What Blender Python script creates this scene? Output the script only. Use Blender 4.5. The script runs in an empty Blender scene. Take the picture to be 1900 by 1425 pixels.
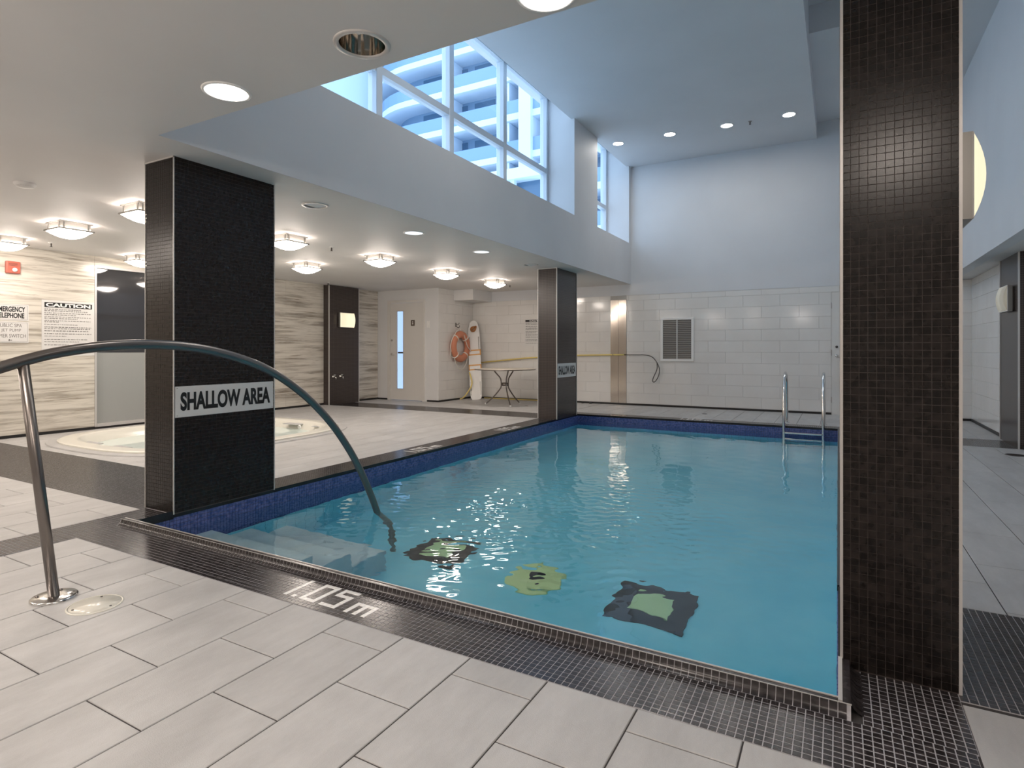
import bpy, bmesh, math, random
import numpy as np
from mathutils import Vector, Matrix, Euler
random.seed(7); RNG = np.random.default_rng(7)
S = bpy.context.scene
C = S.collection
PI = math.pi

# ------------------------------------------------------------------ camera
F_PX = 1087.55; YAW = math.radians(29.087); CAM_Z = 1.1
cam_d = bpy.data.cameras.new('camera'); cam = bpy.data.objects.new('camera', cam_d); C.objects.link(cam)
cam.location = (0, 0, CAM_Z); cam.rotation_euler = (PI/2, 0, YAW)
cam_d.sensor_width = 36; cam_d.lens = 36*F_PX/1900; cam_d.shift_y = -(712.5-649)/1900
cam_d.clip_start = 0.02; cam_d.clip_end = 400
S.camera = cam
# ------------------------------------------------------------------ world (bright overcast sky), exposure
W = bpy.data.worlds.new('sky'); S.world = W; W.use_nodes = True
bg = W.node_tree.nodes['Background']
bg.inputs[0].default_value = (0.66, 0.82, 1.0, 1); bg.inputs[1].default_value = 1.2
S.view_settings.view_transform = 'Standard'; S.view_settings.look = 'None'
S.view_settings.gamma = 1; S.view_settings.use_curve_mapping = False
S.view_settings.exposure = 1.35
S.cycles.max_bounces = 14; S.cycles.diffuse_bounces = 7; S.cycles.glossy_bounces = 6
S.cycles.transmission_bounces = 10; S.cycles.transparent_max_bounces = 10
S.cycles.sample_clamp_indirect = 8; S.cycles.use_denoising = True
LAMP = 20.0          # square lamps' diffusers
SPOT = 9.0           # lit round downlights

# ------------------------------------------------------------------ materials
MATS = {}
def mat(name, col, rough=0.5, metal=0.0, spec=None, emit=None, estr=0.0):
    m = bpy.data.materials.new(name); m.use_nodes = True; b = m.node_tree.nodes['Principled BSDF']
    b.inputs['Base Color'].default_value = (*col, 1); b.inputs['Roughness'].default_value = rough
    b.inputs['Metallic'].default_value = metal
    if spec is not None: b.inputs['Specular IOR Level'].default_value = spec
    if emit: b.inputs['Emission Color'].default_value = (*emit, 1); b.inputs['Emission Strength'].default_value = estr
    MATS[name] = m
    return m
def nodes(m): return m.node_tree.nodes, m.node_tree.links, m.node_tree.nodes['Principled BSDF']
def N(nt, t, **k):
    n = nt.new(t)
    for a, v in k.items():
        if a in n.inputs: n.inputs[a].default_value = v
        else: setattr(n, a, v)
    return n
def noisy(m, c1, c2, scale=(1, 1, 1), nscale=3.0, detail=5, lo=.35, hi=.65, bump=0.0, bscale=200, rand=0.0, distort=0.0, rough_n=0.5):
    """world-space cloudy colour between c1 and c2, fine bump, slight per-object tone"""
    nt, lk, b = nodes(m)
    g = nt.new('ShaderNodeNewGeometry'); mp = nt.new('ShaderNodeMapping'); mp.inputs['Scale'].default_value = scale
    lk.new(g.outputs['Position'], mp.inputs['Vector'])
    n = N(nt, 'ShaderNodeTexNoise', Scale=nscale, Detail=detail, Roughness=rough_n, Distortion=distort); lk.new(mp.outputs[0], n.inputs['Vector'])
    r = nt.new('ShaderNodeValToRGB'); r.color_ramp.elements[0].position = lo; r.color_ramp.elements[1].position = hi
    r.color_ramp.elements[0].color = (*c1, 1); r.color_ramp.elements[1].color = (*c2, 1)
    lk.new(n.outputs[0], r.inputs[0]); out = r.outputs[0]
    if rand:
        oi = nt.new('ShaderNodeObjectInfo'); mr = nt.new('ShaderNodeMapRange')
        mr.inputs['To Min'].default_value = 1-rand; mr.inputs['To Max'].default_value = 1+rand
        lk.new(oi.outputs['Random'], mr.inputs['Value'])
        mx = nt.new('ShaderNodeMix'); mx.data_type = 'RGBA'; mx.blend_type = 'MULTIPLY'; mx.inputs[0].default_value = 1
        lk.new(out, mx.inputs[6]); lk.new(mr.outputs[0], mx.inputs[7]); out = mx.outputs[2]
    lk.new(out, b.inputs['Base Color'])
    if bump:
        n2 = N(nt, 'ShaderNodeTexNoise', Scale=bscale, Detail=2.0); lk.new(g.outputs['Position'], n2.inputs['Vector'])
        bp = nt.new('ShaderNodeBump'); bp.inputs['Strength'].default_value = bump; bp.inputs['Distance'].default_value = 0.002
        lk.new(n2.outputs[0], bp.inputs['Height']); lk.new(bp.outputs[0], b.inputs['Normal'])
    return m

paint = mat('white_paint', (.74, .735, .73), .55)
noisy(paint, (.72, .715, .71), (.76, .755, .75), nscale=1.2)
paint_hi = mat('upper_wall_paint', (.66, .67, .69), .6)
noisy(paint_hi, (.64, .65, .67), (.68, .69, .71), nscale=1.0)
ceil_paint = mat('ceiling_paint', (.72, .70, .68), .6)
noisy(ceil_paint, (.70, .68, .66), (.74, .72, .70), nscale=1.0)
deck = mat('deck_tile', (.5, .49, .48), .42)
noisy(deck, (.40, .395, .39), (.55, .545, .54), scale=(3, 1, 1), nscale=1.9, detail=12, rough_n=.72, lo=.3, hi=.7, bump=.5, bscale=260, rand=.05)
grout_dark = mat('dark_grout', (.05, .045, .045), .8)
grout_light = mat('pale_grout', (.44, .43, .45), .7)
mos_dark = mat('dark_mosaic', (.032, .027, .028), .22)
noisy(mos_dark, (.02, .017, .018), (.05, .043, .045), nscale=35, detail=1, rand=.2)
mos_col = mat('black_brown_mosaic', (.018, .014, .013), .24, spec=.35)
noisy(mos_col, (.008, .006, .0055), (.022, .017, .015), nscale=38, detail=1, rand=.25)
grout_col = mat('column_grout', (.075, .06, .055), .6)
mos_white = mat('white_mosaic', (.85, .84, .82), .25)
mos_blue = mat('blue_mosaic', (.05, .09, .26), .2)
noisy(mos_blue, (.05, .09, .27), (.14, .17, .42), nscale=42, detail=1)
grout_blue = mat('blue_grout', (.03, .05, .11), .6)
mos_black = mat('black_coping_tile', (.008, .008, .012), .2)
pool_tile = mat('pool_lining', (.24, .77, .93), .35)
noisy(pool_tile, (.20, .73, .91), (.28, .80, .95), nscale=2.2)
step_tile = mat('pool_step_tile', (.55, .72, .78), .35)
noisy(step_tile, (.5, .68, .76), (.6, .76, .82), nscale=6)
trim_m = mat('pale_edge_trim', (.62, .60, .58), .35, .3)
steel = mat('brushed_steel', (.24, .215, .20), .30, 1.0)
steel_l = mat('polished_steel', (.75, .74, .73), .16, 1.0)
chrome = mat('chrome', (.8, .78, .74), .07, 1.0)
refl_m = mat('downlight_reflector', (.64, .60, .55), .09, 1.0)
white_tile = mat('white_wall_tile', (.76, .74, .71), .12)
noisy(white_tile, (.74, .72, .69), (.78, .765, .74), nscale=2, bump=.12, bscale=9, rand=.015)
grout_w = mat('wall_tile_grout', (.52, .50, .47), .7)
black_base = mat('black_baseboard', (.012, .011, .011), .4)
door_m = mat('white_door_paint', (.72, .69, .65), .4)
frame_m = mat('window_frame_paint', (.60, .66, .72), .35)
white_pl = mat('white_plastic', (.85, .84, .82), .35)
cream = mat('cream_fibreglass', (.80, .78, .70), .18)
black_m = mat('black_print', (.01, .01, .01), .5)
grey_print = mat('grey_print', (.16, .15, .14), .6)
sign_m = mat('white_sign', (.70, .69, .67), .3)
orange = mat('orange_ring', (.62, .24, .14), .5)
rope_m = mat('white_rope', (.78, .75, .68), .7)
yellow = mat('yellow_pole_paint', (.80, .64, .22), .35)
strap_m = mat('orange_strap', (.78, .42, .14), .6)
brown_m = mat('brown_head_strap', (.38, .17, .06), .7)
red = mat('red_plastic', (.50, .13, .09), .35)
dark_metal = mat('dark_metal', (.09, .08, .075), .35, .6)
grey_metal = mat('grey_metal', (.34, .33, .31), .35, .7)
slat_m = mat('vent_slat_paint', (.50, .47, .44), .45)
vent_back = mat('vent_duct', (.2, .185, .17), .8)
lamp_m = mat('lamp_diffuser', (1, 1, 1), .3, emit=(1, .88, .785), estr=LAMP)
lamp_side = mat('lamp_side_glass', (.33, .31, .29), .25, emit=(1, .87, .72), estr=.08)
spot_m = mat('downlight_glass', (.9, .9, .9), .3, emit=(1, .95, .9), estr=SPOT)
spot_cool = mat('upper_downlight_glass', (.9, .9, .9), .3, emit=(1, .95, .88), estr=42)
spot_pale = mat('pale_downlight_glass', (.8, .85, .95), .3, emit=(.85, .92, 1), estr=.5)
sconce_m = mat('sconce_glass', (.9, .85, .7), .25, emit=(1, .88, .6), estr=.32)
sconce_off = mat('sconce_glass_dim', (.72, .67, .56), .25, emit=(1, .85, .6), estr=.04)
backlit = mat('backlit_glass', (.3, .45, .7), .1, emit=(.42, .62, 1), estr=.40)
drain_m = mat('drain_dark', (.02, .025, .03), .5)
drain_green = mat('drain_pale_green', (.55, .80, .42), .5)
disc_green = mat('disc_pale_green', (.68, .86, .42), .5)
spa_glass_hi = mat('dark_glass', (.035, .035, .038), .04, spec=.9)
spa_glass_lo = mat('frosted_band', (.34, .35, .34), .18, spec=.6)
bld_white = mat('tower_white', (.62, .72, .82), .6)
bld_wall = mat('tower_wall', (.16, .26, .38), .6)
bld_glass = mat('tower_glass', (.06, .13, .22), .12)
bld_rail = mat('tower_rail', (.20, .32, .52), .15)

# travertine marble: horizontal wandering veins
marble = mat('striped_marble', (.6, .56, .5), .22)
nt, lk, b = nodes(marble)
g = nt.new('ShaderNodeNewGeometry')
mp = nt.new('ShaderNodeMapping'); mp.inputs['Scale'].default_value = (.5, .55, 9); lk.new(g.outputs['Position'], mp.inputs[0])
n1 = N(nt, 'ShaderNodeTexNoise', Scale=1.6, Detail=9.0, Roughness=.62, Distortion=.5); lk.new(mp.outputs[0], n1.inputs['Vector'])
r = nt.new('ShaderNodeValToRGB'); e = r.color_ramp.elements
e[0].position = .30; e[0].color = (.30, .265, .225, 1); e[1].position = .70; e[1].color = (.72, .68, .60, 1)
x_ = e.new(.41); x_.color = (.45, .41, .35, 1); x_ = e.new(.47); x_.color = (.60, .56, .49, 1); x_ = e.new(.56); x_.color = (.70, .66, .585, 1)
lk.new(n1.outputs[0], r.inputs[0])
mp2 = nt.new('ShaderNodeMapping'); mp2.inputs['Scale'].default_value = (.35, .9, 26); lk.new(g.outputs['Position'], mp2.inputs[0])
n2 = N(nt, 'ShaderNodeTexNoise', Scale=1.3, Detail=4.0, Roughness=.7, Distortion=.8); lk.new(mp2.outputs[0], n2.inputs['Vector'])
r2 = nt.new('ShaderNodeValToRGB'); e = r2.color_ramp.elements; e[0].position = .34; e[0].color = (.50, .46, .41, 1); e[1].position = .44; e[1].color = (1, 1, 1, 1)
lk.new(n2.outputs[0], r2.inputs[0])
mx = nt.new('ShaderNodeMix'); mx.data_type = 'RGBA'; mx.blend_type = 'MULTIPLY'; mx.inputs[0].default_value = .8
lk.new(r.outputs[0], mx.inputs[6]); lk.new(r2.outputs[0], mx.inputs[7]); lk.new(mx.outputs[2], b.inputs['Base Color'])

def mosaic_far(name, c_tile, c_grout, pitch=.0254, rough=.25):
    """fine mosaic too small to pick apart: brick texture on world coordinates"""
    m = mat(name, c_tile, rough); nt, lk, b = nodes(m)
    g = nt.new('ShaderNodeNewGeometry'); tot = None
    sp = nt.new('ShaderNodeSeparateXYZ'); lk.new(g.outputs['Position'], sp.inputs[0])
    ns = nt.new('ShaderNodeSeparateXYZ'); lk.new(g.outputs['True Normal'], ns.inputs[0])
    for ax in range(3):
        md = nt.new('ShaderNodeMath'); md.operation = 'PINGPONG'; md.inputs[1].default_value = pitch/2; lk.new(sp.outputs[ax], md.inputs[0])
        lt = nt.new('ShaderNodeMath'); lt.operation = 'LESS_THAN'; lt.inputs[1].default_value = pitch*.055; lk.new(md.outputs[0], lt.inputs[0])
        ab = nt.new('ShaderNodeMath'); ab.operation = 'ABSOLUTE'; lk.new(ns.outputs[ax], ab.inputs[0])
        l2 = nt.new('ShaderNodeMath'); l2.operation = 'LESS_THAN'; l2.inputs[1].default_value = .5; lk.new(ab.outputs[0], l2.inputs[0])
        ml = nt.new('ShaderNodeMath'); ml.operation = 'MULTIPLY'; lk.new(lt.outputs[0], ml.inputs[0]); lk.new(l2.outputs[0], ml.inputs[1])
        if tot is None: tot = ml
        else:
            a = nt.new('ShaderNodeMath'); a.operation = 'MAXIMUM'; lk.new(tot.outputs[0], a.inputs[0]); lk.new(ml.outputs[0], a.inputs[1]); tot = a
    mx = nt.new('ShaderNodeMix'); mx.data_type = 'RGBA'; mx.inputs[6].default_value = (*c_tile, 1); mx.inputs[7].default_value = (*c_grout, 1)
    lk.new(tot.outputs[0], mx.inputs[0]); lk.new(mx.outputs[2], b.inputs['Base Color'])
    return m
far_dark = mosaic_far('far_brown_mosaic', (.040, .030, .028), (.10, .08, .07))

# water: one refracting surface with fine ripples
water_m = bpy.data.materials.new('pool_water'); water_m.use_nodes = True
nt = water_m.node_tree.nodes; lk = water_m.node_tree.links; nt.remove(nt['Principled BSDF'])
gl = nt.new('ShaderNodeBsdfGlass'); gl.inputs['IOR'].default_value = 1.333; gl.inputs['Roughness'].default_value = 0.0
gl.inputs['Color'].default_value = (.94, .99, 1, 1)
lk.new(gl.outputs[0], nt['Material Output'].inputs[0])
g = nt.new('ShaderNodeNewGeometry')
n1 = N(nt, 'ShaderNodeTexNoise', Scale=9.0, Detail=2.0); lk.new(g.outputs['Position'], n1.inputs['Vector'])
bp = nt.new('ShaderNodeBump'); bp.inputs['Strength'].default_value = .22; bp.inputs['Distance'].default_value = .004
lk.new(n1.outputs[0], bp.inputs['Height']); lk.new(bp.outputs[0], gl.inputs['Normal'])
spa_water_m = mat('spa_water', (.70, .80, .76), .03, spec=.6)

# thin window glass
def thin_glass(name, tint):
    m = bpy.data.materials.new(name); m.use_nodes = True; nt = m.node_tree.nodes; lk = m.node_tree.links; nt.remove(nt['Principled BSDF'])
    t = nt.new('ShaderNodeBsdfTransparent'); t.inputs[0].default_value = (*tint, 1)
    gs = nt.new('ShaderNodeBsdfGlossy'); gs.inputs['Roughness'].default_value = .02
    fr = nt.new('ShaderNodeFresnel'); fr.inputs[0].default_value = 1.45
    mx = nt.new('ShaderNodeMixShader'); lk.new(fr.outputs[0], mx.inputs[0]); lk.new(t.outputs[0], mx.inputs[1]); lk.new(gs.outputs[0], mx.inputs[2])
    lk.new(mx.outputs[0], nt['Material Output'].inputs[0]); MATS[name] = m; return m
pane_m = thin_glass('window_glass', (.78, .89, 1.0))

# ------------------------------------------------------------------ mesh helpers
class MB:
    def __init__(s): s.v = []; s.f = []; s.sm = []
    def box(s, x0, x1, y0, y1, z0, z1, M=None):
        n = len(s.v); c = [(x, y, z) for z in (z0, z1) for x, y in ((x0, y0), (x1, y0), (x1, y1), (x0, y1))]
        if M is not None: c = [tuple(M @ Vector(p)) for p in c]
        s.v += c; s.f += [tuple(n+i for i in q) for q in ((3, 2, 1, 0), (4, 5, 6, 7), (0, 1, 5, 4), (1, 2, 6, 5), (2, 3, 7, 6), (3, 0, 4, 7))]
        s.sm += [False]*6; return s
    def boxes(s, arr):
        for a in arr: s.box(*a)
        return s
    def poly(s, pts): n = len(s.v); s.v += [tuple(p) for p in pts]; s.f.append(tuple(range(n, n+len(pts)))); s.sm.append(False); return s
    def tube(s, path, r, n=12, caps=True):
        P = [Vector(p) for p in path]; rr = r if isinstance(r, (list, tuple)) else [r]*len(P)
        base = len(s.v); prev = None
        for i, p in enumerate(P):
            t = (P[min(i+1, len(P)-1)]-P[max(i-1, 0)]).normalized()
            if prev is None:
                u = t.cross(Vector((0, 0, 1)))
                if u.length < .1: u = t.cross(Vector((1, 0, 0)))
            else: u = prev-t*prev.dot(t)
            u.normalize(); w = t.cross(u); prev = u
            for k in range(n):
                a = 2*PI*k/n; s.v.append(tuple(p+(u*math.cos(a)+w*math.sin(a))*rr[i]))
        for i in range(len(P)-1):
            for k in range(n):
                a = base+i*n+k; b2 = base+i*n+(k+1) % n; s.f.append((a, b2, b2+n, a+n)); s.sm.append(True)
        if caps:
            s.f.append(tuple(base+k for k in reversed(range(n)))); s.sm.append(False)
            e = base+(len(P)-1)*n; s.f.append(tuple(e+k for k in range(n))); s.sm.append(False)
        return s
    def lathe(s, prof, n=32, M=None, cap0=False, cap1=False, smooth=True):
        base = len(s.v)
        for r, z in prof:
            for k in range(n):
                a = 2*PI*k/n; p = Vector((r*math.cos(a), r*math.sin(a), z))
                if M is not None: p = M @ p
                s.v.append(tuple(p))
        for i in range(len(prof)-1):
            for k in range(n):
                a = base+i*n+k; b2 = base+i*n+(k+1) % n; s.f.append((a, b2, b2+n, a+n)); s.sm.append(smooth)
        if cap0: s.f.append(tuple(base+k for k in reversed(range(n)))); s.sm.append(False)
        if cap1: e = base+(len(prof)-1)*n; s.f.append(tuple(e+k for k in range(n))); s.sm.append(False)
        return s
    def mesh(s, name, m):
        me = bpy.data.meshes.new(name); me.from_pydata(s.v, [], s.f); me.polygons.foreach_set('use_smooth', s.sm)
        if m: me.materials.append(m)
        me.update(); return me
    def build(s, name, m, parent=None, **k):
        return link(name, s.mesh(name, m), parent, **k)
def link(name, me, parent=None, loc=None, **props):
    o = bpy.data.objects.new(name, me); C.objects.link(o)
    if loc is not None: o.location = loc
    if parent is not None: o.parent = parent
    for k, v in props.items(): o[k] = v
    return o
def empty(name, loc=(0, 0, 0), rz=0, **props):
    o = bpy.data.objects.new(name, None); C.objects.link(o); o.location = loc; o.rotation_euler = (0, 0, rz); o.empty_display_size = .1
    for k, v in props.items(): o[k] = v
    return o
def setting(o, label, cat='room'):
    o['kind'] = 'structure'; o['label'] = label; o['category'] = cat; return o
def bevel(o, w, seg=2):
    b = o.modifiers.new('bevel', 'BEVEL'); b.width = w; b.segments = seg; b.limit_method = 'ANGLE'; return o
def copy_tree(o, parent=None):
    c = o.copy(); C.objects.link(c)
    if parent is not None: c.parent = parent
    for ch in list(o.children): copy_tree(ch, c)
    return c
def box_cloud(name, cen, half, m, parent=None, **props):
    """many small boxes (no bottom face) as ONE mesh; cen (n,3), half (n,3)"""
    cen = np.asarray(cen, float); n = len(cen); half = np.broadcast_to(np.asarray(half, float), cen.shape)
    sg = np.array([(-1, -1, -1), (1, -1, -1), (1, 1, -1), (-1, 1, -1), (-1, -1, 1), (1, -1, 1), (1, 1, 1), (-1, 1, 1)], float)
    V = (cen[:, None, :]+half[:, None, :]*sg[None]).reshape(-1, 3)
    q = np.array([(3, 2, 1, 0), (4, 5, 6, 7), (0, 1, 5, 4), (1, 2, 6, 5), (2, 3, 7, 6), (3, 0, 4, 7)])
    Q = (np.arange(n)[:, None, None]*8+q[None]).reshape(-1)
    me = bpy.data.meshes.new(name); me.vertices.add(len(V)); me.vertices.foreach_set('co', V.ravel())
    me.loops.add(len(Q)); me.loops.foreach_set('vertex_index', Q.astype(np.int32))
    nf = n*6; me.polygons.add(nf); me.polygons.foreach_set('loop_start', np.arange(0, nf*4, 4, dtype=np.int32))
    try: me.polygons.foreach_set('loop_total', np.full(nf, 4, dtype=np.int32))
    except Exception: pass
    me.materials.append(m); me.update(calc_edges=True); me.validate()
    me.polygons.foreach_set('use_smooth', np.zeros(len(me.polygons), bool)); me.update()
    return link(name, me, parent, **props)
def text_mesh(body, width, height, m, name='lettering', bold=.0, depth=.0015, spacing=1.0):
    """flat lettering in local XY (x right, y up), lower-left at origin, scaled to width x height"""
    cu = bpy.data.curves.new('t', 'FONT'); cu.body = body; cu.size = 1; cu.extrude = 0; cu.offset = bold; cu.space_character = spacing
    cu.align_x = 'CENTER'; cu.space_line = .95
    o = bpy.data.objects.new('t', cu); C.objects.link(o); dg = bpy.context.evaluated_depsgraph_get(); dg.update()
    me = bpy.data.meshes.new_from_object(o.evaluated_get(dg)); bpy.data.objects.remove(o); bpy.data.curves.remove(cu)
    co = np.empty(len(me.vertices)*3); me.vertices.foreach_get('co', co); co = co.reshape(-1, 3)
    mn = co.min(0); mx = co.max(0); co = (co-mn)/np.maximum(mx-mn, 1e-6)*np.array([width, height, 0]); co[:, 2] = depth
    me.vertices.foreach_set('co', co.ravel()); me.materials.clear(); me.materials.append(m); me.name = name; me.update()
    return me
def place_wall(o, origin, normal):
    """local x -> along wall (to the right seen from the room), y -> up, z -> normal"""
    nz = Vector(normal).normalized(); up = Vector((0, 0, 1)); ux = up.cross(nz)
    M = Matrix((ux, up, nz)).transposed().to_4x4(); M.translation = Vector(origin); o.matrix_world = M; return o

CT, ST = math.cos(YAW), math.sin(YAW)
def project(x, y, z):
    d = -x*ST+y*CT; r_ = x*CT+y*ST
    return (950+F_PX*r_/d, 649-F_PX*(z-CAM_Z)/d, d) if d > .05 else (-1e5, -1e5, d)
def in_view(x, y, z, m=40):
    px, py, d = project(x, y, z); return -m < px < 1900+m and -m < py < 1425+m

# pool and room dimensions
PX0, PX1, PY0, PY1, PZ, WZ = -3.90, 0.0, 2.06, 9.32, -1.15, -0.125
XL, XR, YB, YN = -9.0, 1.80, 11.33, -3.6
LOW, RLOW, HI = 2.40, 2.19, 4.72
P1 = .0245                       # mosaic pitch
TUBC, TUBR, TUBN = (-7.25, 4.83), (1.40, 1.50), 3.0
def superell(rx, ry, n=TUBN, seg=56, c=TUBC):
    out = []
    for k in range(seg):
        a = 2*PI*k/seg; ca, sa = math.cos(a), math.sin(a)
        out.append((c[0]+rx*math.copysign(abs(ca)**(2/n), ca), c[1]+ry*math.copysign(abs(sa)**(2/n), sa)))
    return out

# ================================================================== FLOOR
mb = MB()
for x0, x1, y0, y1 in ((XL-.2, PX0, YN-.1, 3.25), (XL-.2, PX0, 6.42, YB+.1), (XL-.2, -8.72, 3.25, 6.42), (-5.78, PX0, 3.25, 6.42),
                       (PX0, PX1, YN-.1, PY0-.03), (PX0, PX1, PY1, YB+.1), (PX1, XR+.2, YN-.1, YB+.1)):
    mb.box(x0, x1, y0, y1, -.30, -.004)
floor = setting(mb.build('floor', grout_dark), 'pale grey tiled pool deck crossed by dark mosaic bands', 'floor')

def in_tub(x, y, k=1.0):
    return (abs((x-TUBC[0])/(TUBR[0]*k))**TUBN+abs((y-TUBC[1])/(TUBR[1]*k))**TUBN) < 1
cells = []        # x0,x1,y0,y1
def deck_grid(xa, xb, ya, yb, gx, gy, off_odd, ly, lx=.305):
    i0 = math.floor((xa-gx)/lx); i1 = math.ceil((xb-gx)/lx)
    for i in range(i0, i1):
        x0 = max(xa, gx+i*lx); x1 = min(xb, gx+(i+1)*lx)
        if x1-x0 < .02: continue
        o = gy+(off_odd if i % 2 else 0)
        j0 = math.floor((ya-o)/ly); j1 = math.ceil((yb-o)/ly)
        for j in range(j0, j1):
            y0 = max(ya, o+j*ly); y1 = min(yb, o+(j+1)*ly)
            if y1-y0 > .02: cells.append((x0, x1, y0, y1))
# X lines at -2.063+.305k; rows: between L1(-2.063) and L2 joints .959+.458k ; next row 1.18+.458k
deck_grid(-3.905, 0.0, YN, 1.76, -2.063, .959, .2225, .4575)
deck_grid(XL, -4.21, YN, 2.29, -4.21-.305*20, 1.87, .229, .4575)
deck_grid(XL, -4.21, 3.12, 8.44, -4.21-.305*20, 1.87, .229, .4575)
deck_grid(XL, -4.21, 9.13, 10.0, -4.21-.305*20, 1.87, .229, .4575)
deck_grid(-7.33, -4.21, 10.0, YB, -4.21-.305*20, 1.87, .229, .4575)
deck_grid(-4.21, .33, 9.60, YB, -2.063, 9.60, .229, .4575)
deck_grid(.335, XR, YN, 2.29, .31, 3.49, .305, .61)
deck_grid(.335, XR, 3.12, 8.40, .31, 3.49, -.34, .64)
deck_grid(.335, XR, 9.10, YB, .31, 3.49, .305, .61)
cells = [c for c in cells if not (c[2] > 3.0 and c[3] < 7 and all(in_tub(x, y, 1.05) for x in c[:2] for y in c[2:]))]
vis = []
for k, (x0, x1, y0, y1) in enumerate(cells):
    cx, cy = (x0+x1)/2, (y0+y1)/2
    d = project(cx, cy, 0)[2]
    if any(in_view(x, y, 0, 10) for x, y in ((x0, y0), (x1, y0), (x0, y1), (x1, y1), (cx, cy))): vis.append((d, k))
vis.sort(); single = {k for _, k in vis[:300]}
G = .0024; MESHCACHE = {}
def slab_mesh(hx, hy, hz, m, bev=.0022):
    key = (round(hx, 4), round(hy, 4), round(hz, 4), m.name)
    if key not in MESHCACHE:
        v = [(-hx, -hy, -hz), (hx, -hy, -hz), (hx, hy, -hz), (-hx, hy, -hz),
             (-hx, -hy, hz-bev), (hx, -hy, hz-bev), (hx, hy, hz-bev), (-hx, hy, hz-bev),
             (-hx+bev, -hy+bev, hz), (hx-bev, -hy+bev, hz), (hx-bev, hy-bev, hz), (-hx+bev, hy-bev, hz)]
        f = [(8, 9, 10, 11)]
        for i in range(4):
            j = (i+1) % 4; f += [(i, j, 4+j, 4+i), (4+i, 4+j, 8+j, 8+i)]
        me = bpy.data.meshes.new('floor_tile'); me.from_pydata(v, [], f); me.materials.append(m); me.update(); MESHCACHE[key] = me
    return MESHCACHE[key]
rest_c, rest_h = [], []
for k, (x0, x1, y0, y1) in enumerate(cells):
    hx, hy = (x1-x0)/2-G, (y1-y0)/2-G; cx, cy = (x0+x1)/2, (y0+y1)/2
    if k in single:
        link('floor_tile', slab_mesh(hx, hy, .005, deck), floor, (cx, cy, -.005))
    else: rest_c.append((cx, cy, -.005)); rest_h.append((hx, hy, .005))
# tiles that the tub's rim overlaps lie under it; the pit itself must stay open
keep = [i for i, c in enumerate(rest_c) if not in_tub(c[0], c[1], .80)]
box_cloud('distant_floor_tiles', [rest_c[i] for i in keep], [rest_h[i] for i in keep], deck, floor, kind='stuff')

# ---- mosaic borders and bands
BORDER = MB()
def band_cells(x0, x1, y0, y1):
    nx = max(1, round((x1-x0)/P1)); ny = max(1, round((y1-y0)/P1))
    xs = x0+(np.arange(nx)+.5)*(x1-x0)/nx; ys = y0+(np.arange(ny)+.5)*(y1-y0)/ny
    X, Y = np.meshgrid(xs, ys, indexing='ij'); return np.stack([X.ravel(), Y.ravel()], 1), nx, ny
bands = [(-4.21, -3.905, .0, 1.76), (-4.21, -3.905, 1.76, 9.60), (-3.905, 0.33, 1.76, 2.005), (0.0, .335, -.4, 1.76),
         (.065, .335, 2.005, 2.33), (.012, .335, 3.13, 9.60), (XL, -4.21, 2.29, 3.12), (XL, -4.21, 8.44, 9.13),
         (.335, XR, 2.29, 3.12), (.335, XR, 8.40, 9.10), (-3.905, .012, 9.345, 9.60), (0.33, .335, 1.76, 2.005)]
allc = []
for x0, x1, y0, y1 in bands:
    if x1-x0 < .01: continue
    BORDER.box(x0, x1, y0, y1, -.0045, -.0011)
    allc.append(band_cells(x0, x1, y0, y1)[0])
border = BORDER.build('mosaic_border', grout_light, floor)
cel = np.concatenate(allc)
def in_col(c):
    x, y = c[:, 0], c[:, 1]
    return ((x < -3.89) & (x > -4.22) & (y > 2.33) & (y < 3.13)) | ((x < -3.89) & (x > -4.22) & (y > 8.45) & (y < 9.25))
cel = cel[~in_col(cel)]
# depth marking bitmaps: "1.05 m"
def marking_cells():
    on = set()
    for r_ in range(2, 9): on.add((33, r_))
    on.add((35, 2))
    for c_ in range(37, 41):
        for r_ in range(2, 9):
            if c_ in (37, 40) or r_ in (2, 8): on.add((c_, r_))
    for c_ in range(42, 46):
        on |= {(c_, 8), (c_, 6), (c_, 2)}
    on |= {(42, 7), (45, 5), (45, 4), (45, 3)}
    for c_ in range(48, 53): on.add((c_, 5))
    for c_ in (48, 50, 52):
        for r_ in range(2, 6): on.add((c_, r_))
    return on
MARK = marking_cells()
is_white = np.zeros(len(cel), bool)
ix = np.floor((cel[:, 0]+3.0)/P1+.0).astype(int); iy = np.floor((cel[:, 1]-1.76)/P1).astype(int)
nearstrip = (cel[:, 1] > 1.76) & (cel[:, 1] < 2.005) & (cel[:, 0] > -3.9) & (cel[:, 0] < 0)
is_white |= nearstrip & np.array([(a, b_) in MARK for a, b_ in zip(ix, iy)])
left = (cel[:, 0] > -4.21) & (cel[:, 0] < -3.905)
for ya in (5.0, 6.9):        # the same marking along the left edge, read from the deck side
    cx_ = np.floor((cel[:, 1]-ya)/P1).astype(int)+33; ry_ = np.floor((-3.95-cel[:, 0])/P1).astype(int)+2
    is_white |= left & np.array([(a, b_) in MARK for a, b_ in zip(cx_, ry_)])
fs = (cel[:, 1] > 9.345) & (cel[:, 1] < 9.6) & (cel[:, 0] < 0)
cx_ = np.floor((cel[:, 0]+2.2)/P1).astype(int)+33; ry_ = np.floor((cel[:, 1]-9.345)/P1).astype(int)
is_white |= fs & np.array([(a, b_) in MARK for a, b_ in zip(cx_, ry_)])
HT = P1/2-.0016
dark = cel[~is_white]; white = cel[is_white]
dist = (-dark[:, 0]*ST+dark[:, 1]*CT)
pxx = 950+F_PX*(dark[:, 0]*CT+dark[:, 1]*ST)/np.maximum(dist, .05); pyy = 649+F_PX*CAM_Z/np.maximum(dist, .05)
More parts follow.
